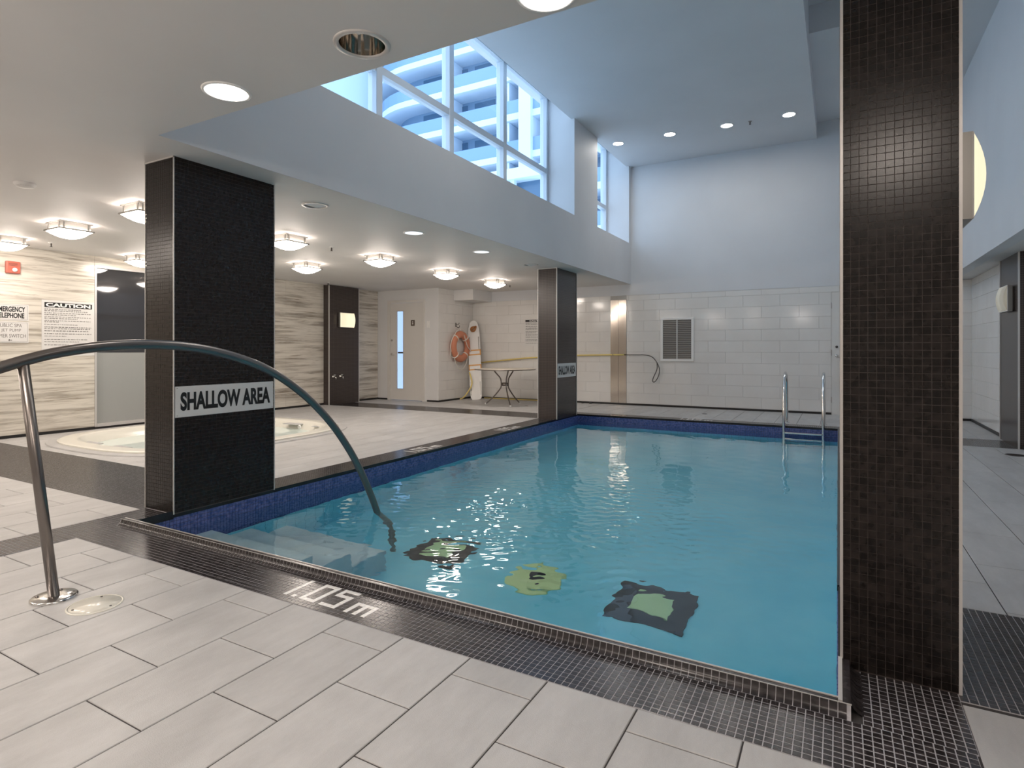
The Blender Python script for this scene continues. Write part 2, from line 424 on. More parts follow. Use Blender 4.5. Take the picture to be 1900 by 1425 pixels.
vis_ = (dist > .3) & (pxx > 5) & (pxx < 1895) & (pyy < 1420) & ((dark[:, 0] < -.01) | (dark[:, 1] < 2.3))
order = np.argsort(np.where(vis_, dist, 99)); near_idx = order[:300]; far_mask = np.ones(len(dark), bool); far_mask[near_idx] = False
def jig(c): return np.column_stack([c, -.0022+RNG.uniform(-.0002, .0003, len(c))])
MT = slab_mesh(HT, HT, .002, mos_dark, .0006)
for c in dark[near_idx]: link('mosaic_tile', MT, border, (c[0], c[1], -.0021))
box_cloud('small_mosaic_tiles', jig(dark[far_mask]), (HT, HT, .0021), mos_dark, border, kind='stuff')
MTW = slab_mesh(HT+.0004, HT+.0004, .002, mos_white, .0006)
wn = [c for c in white if c[1] < 2.01]
for c in wn: link('marking_tile', MTW, border, (c[0], c[1], -.0016), label='white depth marking mosaic tile')
wf = np.array([c for c in white if c[1] >= 2.01]); box_cloud('distant_marking_tiles', np.column_stack([wf, np.full(len(wf), -.0018)]), (HT, HT, .0021), mos_white, border, kind='stuff')

# ================================================================== ROOM SHELL
def plate(mb, x0, x1, y0, y1, z, zt, holes):
    """slab whose underside has round holes (cx,cy,r)"""
    xs = sorted({x0, x1} | {h[0]-h[2]-.03 for h in holes} | {h[0]+h[2]+.03 for h in holes}); ys = sorted({y0, y1} | {h[1]-h[2]-.03 for h in holes} | {h[1]+h[2]+.03 for h in holes})
    xs = [x for x in xs if x0 <= x <= x1]; ys = [y for y in ys if y0 <= y <= y1]
    for i in range(len(xs)-1):
        for j in range(len(ys)-1):
            a, b_, c, d = xs[i], xs[i+1], ys[j], ys[j+1]
            h = next((h for h in holes if a < h[0] < b_ and c < h[1] < d), None)
            if h is None: mb.poly([(a, c, z), (a, d, z), (b_, d, z), (b_, c, z)]); continue
            n = 32; ring = []; sq = []
            for k in range(n):
                t = 2*PI*k/n; ca, sa = math.cos(t), math.sin(t); ring.append((h[0]+h[2]*ca, h[1]+h[2]*sa, z))
                s_ = 1/max(abs(ca), abs(sa)); sq.append(((a+b_)/2+(b_-a)/2*ca*s_, (c+d)/2+(d-c)/2*sa*s_, z))
            base = len(mb.v); mb.v += ring+sq
            for k in range(n):
                k2 = (k+1) % n; mb.f.append((base+k, base+n+k, base+n+k2, base+k2)); mb.sm.append(False)
    mb.poly([(x0, y0, zt), (x1, y0, zt), (x1, y1, zt), (x0, y1, zt)])
OPEN_SPOTS = [(-1.77, 1.87, .100), (-4.11, 3.75, .100), (-4.11, 7.97, .100)]
mb = MB()
plate(mb, XL-.1, -3.6, YN-.1, YB+.1, LOW, LOW+.35, OPEN_SPOTS[1:])
plate(mb, -3.6, XR+.1, YN-.1, 2.06, LOW, LOW+.35, OPEN_SPOTS[:1])
mb.poly([(1.599, 2.06, RLOW), (1.599, YB+.1, RLOW), (XR+.1, YB+.1, RLOW), (XR+.1, 2.06, RLOW)])
mb.box(1.599, XR+.1, 2.061, YB+.1, 2.3, 2.5)
mb.poly([(1.599, 2.06, RLOW), (XR+.1, 2.06, RLOW), (XR+.1, 2.06, LOW), (1.46, 2.06, LOW)])
ceiling = setting(mb.build('ceiling', ceil_paint), 'low smooth white ceiling over the deck', 'ceiling')
mb = MB()
mb.box(-3.66, -.315, 2.06, YB, HI, 5.4)
mb.box(-.315, .62, 8.1, YB, 5.0, 5.4); mb.box(-.315, .62, 2.06, 8.1, 5.34, 5.4); mb.box(.62, 1.47, 2.06, YB, HI, 5.4)
mb.box(-4.3, 1.6, 1.9, YB+.15, 5.4, 5.5)
for y0, y1 in ((2.6, 8.48), (9.48, 11.21)):     # ceiling of the window recess rises outward
    mb.poly([(-3.6, y0, HI), (-3.6, y1, HI), (-4.2, y1, 5.24), (-4.2, y0, 5.24)])
    mb.poly([(-3.6, y0, HI+.04), (-4.2, y0, 5.30), (-4.2, y1, 5.30), (-3.6, y1, HI+.04)])
setting(mb.build('ceiling_upper', paint_hi), 'high white ceiling over the pool with a stepped recess', 'ceiling')

XG = -4.10
mb = MB()
mb.box(-4.18, -3.6, 2.06, YB+.1, LOW+.001, 3.205)
mb.box(-4.18, -3.6, 2.06, 2.6, 3.205, 5.4); mb.box(-4.18, -3.6, 8.48, 9.48, 3.205, 5.4); mb.box(-4.18, -3.6, 11.21, YB+.1, 3.205, 5.4)
mb.box(-4.30, -4.18, 1.9, YB+.1, 5.16, 5.4)
setting(mb.build('wall_upper_left', paint_hi), 'high grey-white wall with deep window openings above the left columns', 'wall')
mb = MB()
mb.box(-3.6, 1.6, 1.96, 2.06, LOW+.36, 5.4); mb.box(-3.6, 1.6, 2.03, 2.06, LOW+.001, LOW+.36)
setting(mb.build('wall_upper_near', paint_hi), 'high wall above the near edge of the low ceiling', 'wall')
mb = MB(); mb.box(1.46, 1.6, 2.06, YB, RLOW, 5.4)
setting(mb.build('wall_upper_right', paint_hi), 'high white wall dropping to the low soffit on the pool right side', 'wall')
mb = MB(); mb.box(-3.6, 1.6, YB-.004, YB+.1, 2.185, 5.4); mb.box(-7.43, -3.6, YB-.004, YB+.1, 2.185, 2.76)
setting(mb.build('wall_upper_back', paint_hi), 'smooth painted upper part of the back wall', 'wall')

def tiled_wall(name, label, axis, pos, sgn, a0, a1, z0, z1, lw, lh, skip=(), off=0.0):
    """axis 'y': wall plane at y=pos facing -y (sgn -1); axis 'x': plane x=pos, tiles face sgn"""
    mb = MB(); t = .1
    if axis == 'y': mb.box(a0, a1, pos+.004, pos+t, 0, z1)
    else: mb.box(*(sorted((pos-sgn*.004, pos-sgn*t))), a0+.012, a1, 0, z1)
    w = setting(mb.build(name, grout_w), label, 'wall')
    rows = math.ceil((z1-z0)/lh); items = []
    for r_ in range(rows):
        za, zb = z0+r_*lh, min(z1, z0+(r_+1)*lh)
        st = a0-lw+off+(lw/2 if r_ % 2 else 0)
        k = 0
        while st+k*lw < a1:
            s0, s1 = max(a0, st+k*lw), min(a1, st+(k+1)*lw); k += 1
            if s1-s0 < .012 or zb-za < .012: continue
            segs = [(s0, s1)]
            for (u0, u1, v0, v1) in skip:
                if zb > v0+.01 and za < v1-.01:
                    ns = []
                    for q0, q1 in segs:
                        if u1 <= q0 or u0 >= q1: ns.append((q0, q1)); continue
                        if q0 < u0-.01: ns.append((q0, u0))
                        if q1 > u1+.01: ns.append((u1, q1))
                    segs = ns
            for q0, q1 in segs: items.append((q0, q1, za, zb))
    for q0, q1, za, zb in items[:300]:
        hw, hh = (q1-q0)/2-.0013, (zb-za)/2-.0013
        o = link('wall_tile', slab_mesh(hw, hh, .003, white_tile, .0015), w)
        if axis == 'y': place_wall(o, ((q0+q1)/2, pos+.002, (za+zb)/2), (0, -1, 0))
        else: place_wall(o, (pos-sgn*.002, (q0+q1)/2, (za+zb)/2), (sgn, 0, 0))
        o.rotation_euler.x += random.uniform(-.0016, .0016); o.rotation_euler.z += random.uniform(-.0016, .0016)
    return w
VENT = (-2.985, -2.395, .89, 1.705)
tiled_wall('wall_back', 'white glossy tiled back wall beyond the pool', 'y', YB, -1, -7.43, XR+.1, .036, 2.185, .61, .2044,
           skip=((-.10, .86, 0, 2.08), (-4.02, -3.69, 0, 2.2)), off=.13)
tiled_wall('wall_alcove', 'white tiled side wall where the life ring hangs', 'x', -7.33, 1, 10.0, YB, .036, LOW, .61, .2044)
tiled_wall('wall_right', 'white tiled right wall past the dark pilaster', 'x', XR, -1, 6.6, YB, .036, RLOW, .61, .2044)
mb = MB(); mb.box(XR, XR+.1, YN, 6.6, 0, LOW); setting(mb.build('wall_right_near', paint), 'plain white right wall near the viewer', 'wall')
mb = MB(); mb.box(XL-.1, XR+.1, YN-.1, YN, 0, LOW); setting(mb.build('wall_near', paint), 'plain white wall behind the viewer', 'wall')
mb = MB(); mb.box(XL, -8.69, 10.0, 10.1, 0, LOW); mb.box(-7.68, -7.331, 10.0, 10.1, 0, LOW); mb.box(-8.69, -7.68, 10.0, 10.1, 2.175, LOW)
setting(mb.build('wall_door_side', paint), 'white painted wall around the door beside the marble', 'wall')

# marble left wall as slabs
mb = MB(); mb.boxes([(XL-.1, XL-.004, YN, 4.285, 0, LOW), (XL-.1, XL-.004, 6.62, 10.1, 0, LOW), (XL-.1, XL-.004, 4.285, 6.62, 2.27, LOW), (XL-.1, XL-.004, 4.285, 6.62, 0, .03), (XL-.2, XL-.1, 4.2, 6.7, 0, LOW)])
wl = setting(mb.build('wall_left', grout_dark), 'left wall clad in horizontally streaked marble slabs', 'wall')
ys = [YN]+[y for y in (-2.5, -1.3, -.1, 1.1, 2.3, 3.1)]+[4.285]
def slabs(ys, zs):
    for i in range(len(ys)-1):
        for j in range(len(zs)-1):
            hw, hh = (ys[i+1]-ys[i])/2-.001, (zs[j+1]-zs[j])/2-.001
            o = link('marble_slab', slab_mesh(hw, hh, .004, marble, .001), wl)
            place_wall(o, (XL-.003, (ys[i]+ys[i+1])/2, (zs[j]+zs[j+1])/2), (1, 0, 0))
slabs(ys, [.035, 1.19, 2.40]); slabs([6.62, 7.5, 8.42], [.035, 1.19, 2.40]); slabs([9.25, 10.0], [.035, 1.19, 2.40]); slabs([4.285, 5.45, 6.62], [2.27, 2.40])

# baseboards
def baseboard(side, label, boxes):
    mb = MB(); mb.boxes(boxes); setting(mb.build('baseboard_'+side, black_base), label, 'baseboard')
baseboard('back', 'thin black base strip along the back wall', [(-7.325, -.10, YB-.012, YB+.003, 0, .034), (.86, XR, YB-.012, YB+.003, 0, .034)])
baseboard('alcove', 'thin black base strip under the life ring', [(-7.333, -7.318, 9.99, YB, 0, .034), (-7.62, -7.318, 9.985, 10.0, 0, .034)])
baseboard('right', 'thin black base strip along the right wall', [(XR-.014, XR+.003, 9.27, YB-.01, 0, .034), (XR-.014, XR+.003, YN, 8.38, 0, .034)])
baseboard('left', 'thin black base strip along the marble wall', [(XL-.003, XL+.012, YN, 4.285, 0, .034), (XL-.003, XL+.012, 6.62, 8.41, 0, .034), (XL-.003, XL+.012, 9.26, 9.99, 0, .034), (XL, -8.72, 9.985, 10.0, 0, .034)])

# spa window in the left wall (tall glass with frosted lower band)
win = empty('window_3'); setting(win, 'tall dark glass panel with frosted lower band beside the marble', 'window')
MB().box(XL-.06, XL-.045, 4.31, 6.60, 1.06, 2.24).build('pane', spa_glass_hi, win)
MB().box(XL-.06, XL-.045, 4.31, 6.60, .07, 1.06).build('frosted_pane', spa_glass_lo, win)
m_ = MB(); m_.box(XL-.08, XL+.006, 4.285, 4.31, .03, 2.27); m_.box(XL-.08, XL+.006, 6.60, 6.62, .03, 2.27); m_.box(XL-.08, XL+.006, 4.31, 6.60, 2.24, 2.27); m_.box(XL-.08, XL+.02, 4.31, 6.60, .03, .07)
m_.build('window_frame', trim_m, win)

# ================================================================== UPPER WINDOWS
def big_window(name, label, y0, y1, mulls, parent=None):
    w = empty(name); setting(w, label, 'window')
    zb, zt, tr = 3.205, 5.155, 3.945; ys = [y0]+mulls+[y1]
    for i, y in enumerate(ys):
        h = .045
        a, b_ = (y-h, y+h)
        if i == 0: a, b_ = y0, y0+.06
        if i == len(ys)-1: a, b_ = y1-.06, y1
        o = MB().box(XG-.07, XG+.05, a, b_, zb, zt).build('mullion', frame_m, w); bevel(o, .006, 1)
    for za, zc in ((zb, zb+.06), (tr-.04, tr+.04), (zt-.05, zt)):
        for i in range(len(ys)-1):
            a = ys[i]+(.06 if i == 0 else .045); b_ = ys[i+1]-(.06 if i == len(ys)-2 else .045)
            MB().box(XG-.06, XG+.04, a, b_, za, zc).build('rail', frame_m, w)
    for i in range(len(ys)-1):
        a = ys[i]+(.06 if i == 0 else .045); b_ = ys[i+1]-(.06 if i == len(ys)-2 else .045)
        for za, zc in ((zb+.06, tr-.04), (tr+.04, zt-.05)):
            MB().poly([(XG-.01, a, za), (XG-.01, b_, za), (XG-.01, b_, zc), (XG-.01, a, zc)]).build('pane', pane_m, w)
    return w
big_window('window_1', 'wide clerestory window of tall panes over the left columns', 2.6, 8.48, [3.24, 4.53, 5.80, 7.09])
big_window('window_2', 'narrow clerestory window in the far corner', 9.48, 11.21, [10.35])

# ================================================================== COLUMNS
def column(label, x0, x1, y0, y1, ztop, faces, singles=False, trims=(), zb=-.004, near_tex=True):
    c = empty('tiled_column', ((x0+x1)/2, (y0+y1)/2, 0), kind='thing', label=label, category='column')
    ox, oy = (x0+x1)/2, (y0+y1)/2
    t = .0025
    core = MB().box(x0+t-ox, x1-t-ox, y0+t-oy, y1-t-oy, zb, ztop).build('core', grout_col if near_tex else far_dark, c)
    if near_tex:
        cen = []; half = []; tag = []
        ph = .0254; nz = int((ztop-.002)/ph)
        zz = .002+(np.arange(nz)+.5)*(ztop-.002)/nz
        for fc in faces:
            if fc in ('y-', 'y+'):
                n = max(1, round((x1-x0)/ph)); u = x0+(np.arange(n)+.5)*(x1-x0)/n; yy = y0+t/2 if fc == 'y-' else y1-t/2
                U, Z = np.meshgrid(u, zz, indexing='ij'); cc = np.stack([U.ravel()-ox, np.full(U.size, yy-oy), Z.ravel()], 1); hh = ((x1-x0)/n/2-.0012, t/2, ph/2-.0012)
            else:
                n = max(1, round((y1-y0)/ph)); u = y0+(np.arange(n)+.5)*(y1-y0)/n; xx = x0+t/2 if fc == 'x-' else x1-t/2
                U, Z = np.meshgrid(u, zz, indexing='ij'); cc = np.stack([np.full(U.size, xx-ox), U.ravel()-oy, Z.ravel()], 1); hh = (t/2, (y1-y0)/n/2-.0012, ph/2-.0012)
            cen.append(cc); half.append(np.tile(hh, (len(cc), 1))); tag += [fc]*len(cc)
        cen = np.concatenate(cen); half = np.concatenate(half); cen += RNG.uniform(-.00025, .00025, cen.shape)
        if singles:
            d = np.array([(0 if tg == 'y-' else 9)+abs(z-.55) for tg, z in zip(tag, cen[:, 2])]); idx = np.argsort(d)[:300]
            meT = MB().box(-half[idx[0]][0], half[idx[0]][0], -t/2, t/2, -half[idx[0]][2], half[idx[0]][2]).mesh('mosaic_tile', mos_col)
            for i in idx: link('mosaic_tile', meT, c, tuple(cen[i]))
            mk = np.ones(len(cen), bool); mk[idx] = False; cen = cen[mk]; half = half[mk]
        box_cloud('small_mosaic_tiles', cen, half, mos_col, c, kind='stuff')
    for (x, y, dx, dy) in trims:
        xa, xb = sorted((x-ox, x+dx-ox)); ya, yb = sorted((y-oy, y+dy-oy))
        MB().box(xa, xb, ya, yb, zb, ztop).build('edge_trim', trim_m, c)
    for (xa, xb, ya, yb) in ((x0-.004, x1+.004, y0-.004, y0+.004),):
        MB().box(xa-ox, xb-ox, ya-oy, yb-oy, ztop-.008, ztop).build('top_trim', trim_m, c)
    return c
colA = column('dark mosaic column with white sign, between pool and hot tub', -4.22, -3.89, 2.33, 3.13, LOW, ('y-', 'x+', 'x-', 'y+'),
              trims=((-3.893, 2.326, .007, .007), (-3.893, 3.134, .007, -.007), (-4.224, 2.326, .006, .006)))
colB = column('smaller-looking far dark column beside round table, with small white sign', -4.22, -3.89, 8.45, 9.25, LOW, (), near_tex=False,
              trims=((-3.896, 8.444, .012, .012), (-3.896, 9.256, .012, -.012), (-4.226, 8.444, .012, .012)))
colC = column('large black mosaic column at the pool near-right corner', .012, .343, 2.33, 3.13, HI, ('y-', 'x-', 'x+'), singles=True,
              trims=((.006, 2.324, .009, .009), (.343-.006, 2.324, .009, .009), (.006, 3.136, .009, -.009)))
# flat pilasters on the side walls
def pilaster(name, label, x0, x1, y0, y1, z1, tx):
    mb = MB().box(x0, x1, y0, y1, 0, z1); o = mb.build(name, far_dark, kind='thing', label=label, category='pilaster')
    for y in (y0, y1): MB().box(tx-.008, tx+.008, y-.008, y+.008, 0, z1).build('edge_trim', trim_m, o)
    return o
pilaster('mosaic_pilaster', 'flat dark mosaic pilaster with two taps on the marble wall', XL-.02, -8.85, 8.42, 9.25, LOW-.01, -8.85)
pilaster('mosaic_pilaster', 'flat dark mosaic pilaster on the right wall under a sconce', 1.75, XR+.02, 8.40, 9.25, RLOW, 1.75)

# ================================================================== POOL
pool = empty('swimming_pool', ((PX0+PX1)/2, (PY0+PY1)/2, 0), kind='thing', label='rectangular indoor pool with blue tiled sides and dark mosaic coping', category='pool')
ox, oy = pool.location.x, pool.location.y
def pb(x0, x1, y0, y1, z0, z1): return (x0-ox, x1-ox, y0-oy, y1-oy, z0, z1)
MB().box(*pb(PX0-.1, PX1+.1, PY0-.1, PY1+.1, PZ-.1, PZ)).build('basin_floor', pool_tile, pool)
mb = MB()
mb.box(*pb(PX0-.08, PX0-.003, PY0-.08, PY1+.08, PZ, -.005)); mb.box(*pb(PX1+.003, PX1+.08, PY0-.0, PY1+.08, PZ, -.005))
mb.box(*pb(PX0, PX1, PY1+.003, PY1+.08, PZ, -.005)); mb.box(*pb(PX0, PX1+.08, PY0-.05, PY0-.003, PZ, -.005))
mb.build('basin_wall', grout_blue, pool)
# tiles of the side walls: blue band above and below the waterline, teal lining lower down
def wallcells(z0, z1, pitch):
    out_c, out_h = [], []
    nz = max(1, round((z1-z0)/pitch)); dz = (z1-z0)/nz; zz = z0+(np.arange(nz)+.5)*dz
    for ax, pos, a0, a1 in (('x', PX0, PY0, PY1), ('x', PX1, PY0, PY1), ('y', PY1, PX0, PX1), ('y', PY0, PX0, PX1)):
        n = max(1, round((a1-a0)/pitch)); du = (a1-a0)/n; u = a0+(np.arange(n)+.5)*du
        U, Z = np.meshgrid(u, zz, indexing='ij'); U = U.ravel(); Z = Z.ravel(); g_ = .0014
        if ax == 'x': out_c.append(np.stack([np.full(U.size, pos-ox), U-oy, Z], 1)); out_h.append(np.tile((.0035, du/2-g_, dz/2-g_), (U.size, 1)))
        else: out_c.append(np.stack([U-ox, np.full(U.size, pos-oy), Z], 1)); out_h.append(np.tile((du/2-g_, .0035, dz/2-g_), (U.size, 1)))
    return np.concatenate(out_c), np.concatenate(out_h)
c_, h_ = wallcells(-.52, -.026, P1); box_cloud('waterline_tiles', c_, h_, mos_blue, pool, kind='stuff')
c_, h_ = wallcells(PZ, -.52, .10); box_cloud('lining_tiles', c_, h_, pool_tile, pool, kind='stuff')
mb = MB()
mb.box(*pb(PX0-.006, PX0+.007, PY0, PY1, -.026, .002)); mb.box(*pb(PX0, PX1, PY1-.006, PY1+.024, -.026, .003)); mb.box(*pb(PX1-.004, PX1+.006, 3.13, PY1, -.026, .002))
mb.box(*pb(PX0-.012, PX0, PY0, 2.325, -.02, .003)); mb.box(*pb(PX0-.004, PX0+.009, PY0, 2.33, -.034, .018))
mb.build('dark_nosing', mos_black, pool)
# near lip: coved row of dark tiles rising to a pale edge
cv = MB()
nL = int((3.97)/P1)
for k in range(nL):
    x0 = -3.945+k*P1+.0012-ox; x1 = x0+P1-.0024
    pr_ = [(2.004, .0005), (2.016, .006), (2.025, .017), (2.030, .034)]
    base = len(cv.v)
    for y, z in pr_: cv.v += [(x0, y-oy, z), (x1, y-oy, z)]
    for j in range(3): cv.f.append((base+2*j, base+2*j+1, base+2*j+3, base+2*j+2)); cv.sm.append(True)
for k in range(int(.27/P1)):                      # turning the corner up to the big column
    y0 = 2.045+k*P1+.0012-oy; y1 = y0+P1-.0024
    base = len(cv.v)
    for x, z in [(.068, .0005), (.052, .006), (.040, .018), (.033, .034)]: cv.v += [(x-ox, y0, z), (x-ox, y1, z)]
    for j in range(3): cv.f.append((base+2*j+1, base+2*j, base+2*j+2, base+2*j+3)); cv.sm.append(True)
cv.build('coving_tiles', mos_dark, pool, kind='stuff')
gv = MB(); p_ = [(2.0035, .0), (2.0165, .0048), (2.0258, .016), (2.0308, .0335)]
for j in range(3): (ya, za), (yb, zb_) = p_[j], p_[j+1]; gv.poly([(-3.95-ox, ya-oy, za), (.034-ox, ya-oy, za), (.034-ox, yb-oy, zb_), (-3.95-ox, yb-oy, zb_)])
gv.build('coving_grout', grout_light, pool)
lp = MB()
lp.box(*pb(-3.95, .034, 2.0315, PY0-.003, -.03, .034)); lp.box(*pb(.002, .034, PY0-.003, 2.325, -.03, .034))
lp.box(*pb(-3.95, .03, 2.006, 2.032, -.003, .0005))
lp.build('lip', mos_dark, pool)
le = MB(); le.box(*pb(-3.955, .036, 2.030, 2.033, .033, .0362)); le.box(*pb(0, .012, 2.0375, 2.325, -.02, .0385)); le.box(*pb(-3.95, 0, PY0-.006, PY0, .030, .037))
le.build('lip_edge', trim_m, pool)
# steps
for (y0, y1, zt) in ((PY0, 2.61, -.33), (2.61, 2.93, -.57), (2.93, 3.28, -.81)):
    st = MB().box(*pb(PX0, -2.88, y0, y1, PZ, zt)).build('step', step_tile, pool); bevel(st, .008, 2)
# main drains and the round fitting on the pool floor
def drain(cx, cy, hx, hy, lab):
    d = MB().box(*pb(cx-hx, cx+hx, cy-hy, cy+hy, PZ, PZ+.012)).build('main_drain', drain_m, pool, label=lab)
    MB().box(*pb(cx-.125, cx+.125, cy-.12, cy+.12, PZ+.012, PZ+.018)).build('grate', drain_green, d)
drain(-1.04, 3.72, .245, .245, 'black square drain with pale green grate'); drain(-2.71, 3.76, .23, .21, 'black square drain with pale green grate')
d = MB().lathe([(.215, PZ), (.215, PZ+.012), (.2, PZ+.015), (0.001, PZ+.015)], 40, Matrix.Translation((-1.86-ox, 3.70-oy, 0))).build('floor_inlet', disc_green, pool, label='pale green round inlet plate')
MB().lathe([(.062, PZ+.015), (.062, PZ+.02), (.0005, PZ+.02)], 24, Matrix.Translation((-1.87-ox, 3.71-oy, 0))).build('eyeball', drain_m, d)

# ---- water surface
nx, ny = 300, 560
gx = np.linspace(PX0+.003, PX1-.003, nx); gy = np.linspace(PY0+.004, PY1-.004, ny); X, Y = np.meshgrid(gx, gy, indexing='ij')
Z = np.zeros_like(X)
def waves(n, l0, l1, slope, seed):
    r_ = np.random.default_rng(seed); out = np.zeros_like(X)
    for _ in range(n):
        L = r_.uniform(l0, l1); k = 2*PI/L; a = r_.uniform(0, 2*PI); out += slope/k*np.sin(k*(X*np.cos(a)+Y*np.sin(a))+r_.uniform(0, 6.28))
    return out
R1 = np.hypot(X+1.85, Y-4.0)
calm = .35+.65*np.exp(-(R1/2.4)**2)
Z += waves(14, .35, 1.4, .0046, 1)*calm+waves(10, .14, .34, .0075, 2)*calm
env = np.exp(-(R1/1.15)**2)*np.clip(.65+waves(10, .35, .8, .05, 5)*9, .25, 1.3)
Z += waves(44, .045, .12, .040, 3)*env
for (cx, cy, L, s, dec) in ((-1.75, 4.1, .17, .020, 1.3), (-2.55, 3.75, .12, .020, .55), (-1.25, 4.1, .14, .02, .7)):
    R = np.hypot(X-cx, Y-cy); k = 2*PI/L; Z += s/k*np.cos(k*R)*np.exp(-R/dec)*np.clip(R/.1, 0, 1)
V = np.stack([X.ravel(), Y.ravel(), (Z+WZ).ravel()], 1)
idx = np.arange(nx*ny).reshape(nx, ny)
Q = np.stack([idx[:-1, :-1], idx[1:, :-1], idx[1:, 1:], idx[:-1, 1:]], -1).reshape(-1, 4)
me = bpy.data.meshes.new('pool_water'); me.vertices.add(len(V)); me.vertices.foreach_set('co', V.ravel())
me.loops.add(Q.size); me.loops.foreach_set('vertex_index', Q.ravel().astype(np.int32)); me.polygons.add(len(Q))
me.polygons.foreach_set('loop_start', np.arange(0, Q.size, 4, dtype=np.int32)); me.update(calc_edges=True); me.validate()
me.polygons.foreach_set('use_smooth', np.ones(len(Q), bool)); me.materials.append(water_m)
link('pool_water', me, kind='stuff', label='clear turquoise water rippling in the rectangular pool', category='water')

# ================================================================== HOT TUB
tub = empty('hot_tub', (TUBC[0], TUBC[1], 0), label='cream moulded hot tub sunk in the deck behind the signed column', category='hot tub')
rings = [(1.0, 0.0), (1.0, .028), (.985, .036), (.90, .040), (.87, .030), (.855, -.03), (.80, -.10), (.74, -.34), (.70, -.36), (.52, -.38), (.45, -.8), (.4, -.85)]
mb = MB(); seg = 64
for s_, z in rings:
    for (x, y) in superell(TUBR[0]*s_, TUBR[1]*s_, TUBN-.6*(1-s_), seg, (0, 0)): mb.v.append((x, y, z))
for i in range(len(rings)-1):
    for k in range(seg): a = i*seg+k; b2 = i*seg+(k+1) % seg; mb.f.append((a, b2, b2+seg, a+seg)); mb.sm.append(i > 2)
mb.f.append(tuple((len(rings)-1)*seg+k for k in range(seg))); mb.sm.append(False)
mb.build('shell', cream, tub)
mb = MB()
for s_, z in ((1.07, .002), (1.065, .012), (1.0, .014)):
    for (x, y) in superell(TUBR[0]*s_, TUBR[1]*s_, TUBN, seg, (0, 0)): mb.v.append((x, y, z))
for i in range(2):
    for k in range(seg): a = i*seg+k; b2 = i*seg+(k+1) % seg; mb.f.append((a, b2, b2+seg, a+seg)); mb.sm.append(False)
mb.build('curb', deck, tub)
for x in (-.95, -.3, .35):      # handgrip jets in the far rim
    MB().lathe([(.03, 0), (.03, .012), (.012, .014)], 12, Matrix.Translation((x, 1.17, -.03)) @ Euler((PI/2, 0, 0)).to_matrix().to_4x4()).build('jet', white_pl, tub)
mb = MB(); mb.poly([(x+TUBC[0], y+TUBC[1], -.075) for x, y in superell(TUBR[0]*.83, TUBR[1]*.83, TUBN-.1, seg, (0, 0))])
mb.build('spa_water', spa_water_m, kind='stuff', label='still pale green water filling the hot tub', category='water')

# ================================================================== SIGNS
def sign(name, label, origin, normal, w, h, group=None, board=sign_m, t=.005, cat='sign'):
    o = MB().box(0, w, 0, h, -t, 0).build(name, board, label=label, category=cat)
    if group: o['group'] = group
    place_wall(o, Vector(origin)+Vector(normal)*t, normal); return o
def letter(par, body, x, y, w, h, m=black_m, bold=.02, name='lettering', sp=1.0):
    return link(name, text_mesh(body, w, h, m, name, bold, .0012, sp), par, (x, y, 0))
for lab, y0, y1, z0, z1 in (('white SHALLOW AREA sign on the column beside the hot tub', 2.338, 3.118, .643, .852), ('white SHALLOW AREA sign on the column beside the round table', 8.475, 9.212, .655, .880)):
    s = sign('area_sign', lab, (-3.89, y0, z0), (1, 0, 0), y1-y0, z1-z0, 'shallow area signs')
    w = y1-y0; letter(s, 'SHALLOW AREA', .035*w/.78, .042, w-.065, z1-z0-.082, bold=.043)
    for cx in (.012, w-.012):
        for cz in (.012, z1-z0-.012): MB().lathe([(.003, 0), (.003, .0015), (.0005, .002)], 8, Matrix.Translation((cx, cz, 0))).build('screw', steel, s)
def plate_frame(par, w, h, m=black_m, t=.002, ins=.012):
    mb = MB(); mb.box(ins, w-ins, ins, ins+t, .0004, .0012); mb.box(ins, w-ins, h-ins-t, h-ins, .0004, .0012); mb.box(ins, ins+t, ins, h-ins, .0004, .0012); mb.box(w-ins-t, w-ins, ins, h-ins, .0004, .0012)
    mb.build('border_line', m, par)
s = sign('phone_sign', 'white EMERGENCY TELEPHONE sign on the marble wall', (XL, 3.155, 1.465), (1, 0, 0), .37, .205); plate_frame(s, .37, .205, grey_print)
letter(s, 'EMERGENCY', .04, .108, .295, .066, bold=.035); letter(s, 'TELEPHONE', .035, .030, .290, .066, bold=.035)
s = sign('pump_switch_sign', 'white PUBLIC SPA JET PUMP TIMER SWITCH sign under the telephone sign', (XL, 3.155, 1.19), (1, 0, 0), .37, .262); plate_frame(s, .37, .262, grey_print)
letter(s, 'PUBLIC SPA', .055, .192, .245, .044, grey_print, 0); letter(s, 'JET PUMP', .09, .127, .20, .044, grey_print, 0); letter(s, 'TIMER SWITCH', .03, .062, .31, .044, grey_print, 0)
MB().box(.16, .20, .026, .034, .0004, .0012).box(.168, .174, .02, .045, .0004, .0012).build('small_symbol', grey_print, s)
def small_print(par, rows, seed, x0, m=grey_print):
    rg = random.Random(seed); mb = MB()
    for (y, w, h) in rows:
        x = x0
        while x < x0+w:
            l = rg.uniform(.012, .04); l = min(l, x0+w-x)
            k = x
            while k < x+l-.003: mb.box(k, k+.0032, y, y+h*rg.choice((1, 1, .75)), .0004, .0012); k += .0052
            x += l+.008
    mb.build('small_print', m, par, kind='stuff')
s = sign('caution_sign', 'large white CAUTION rules sign on the marble wall beside dark glass', (XL, 3.665, 1.02), (1, 0, 0), .615, .73)
MB().box(.03, .585, .635, .70, .0003, .0012).build('header_bar', black_m, s); t_ = letter(s, 'CAUTION', .045, .643, .52, .049, white_pl, .04); t_.location.z = .0012
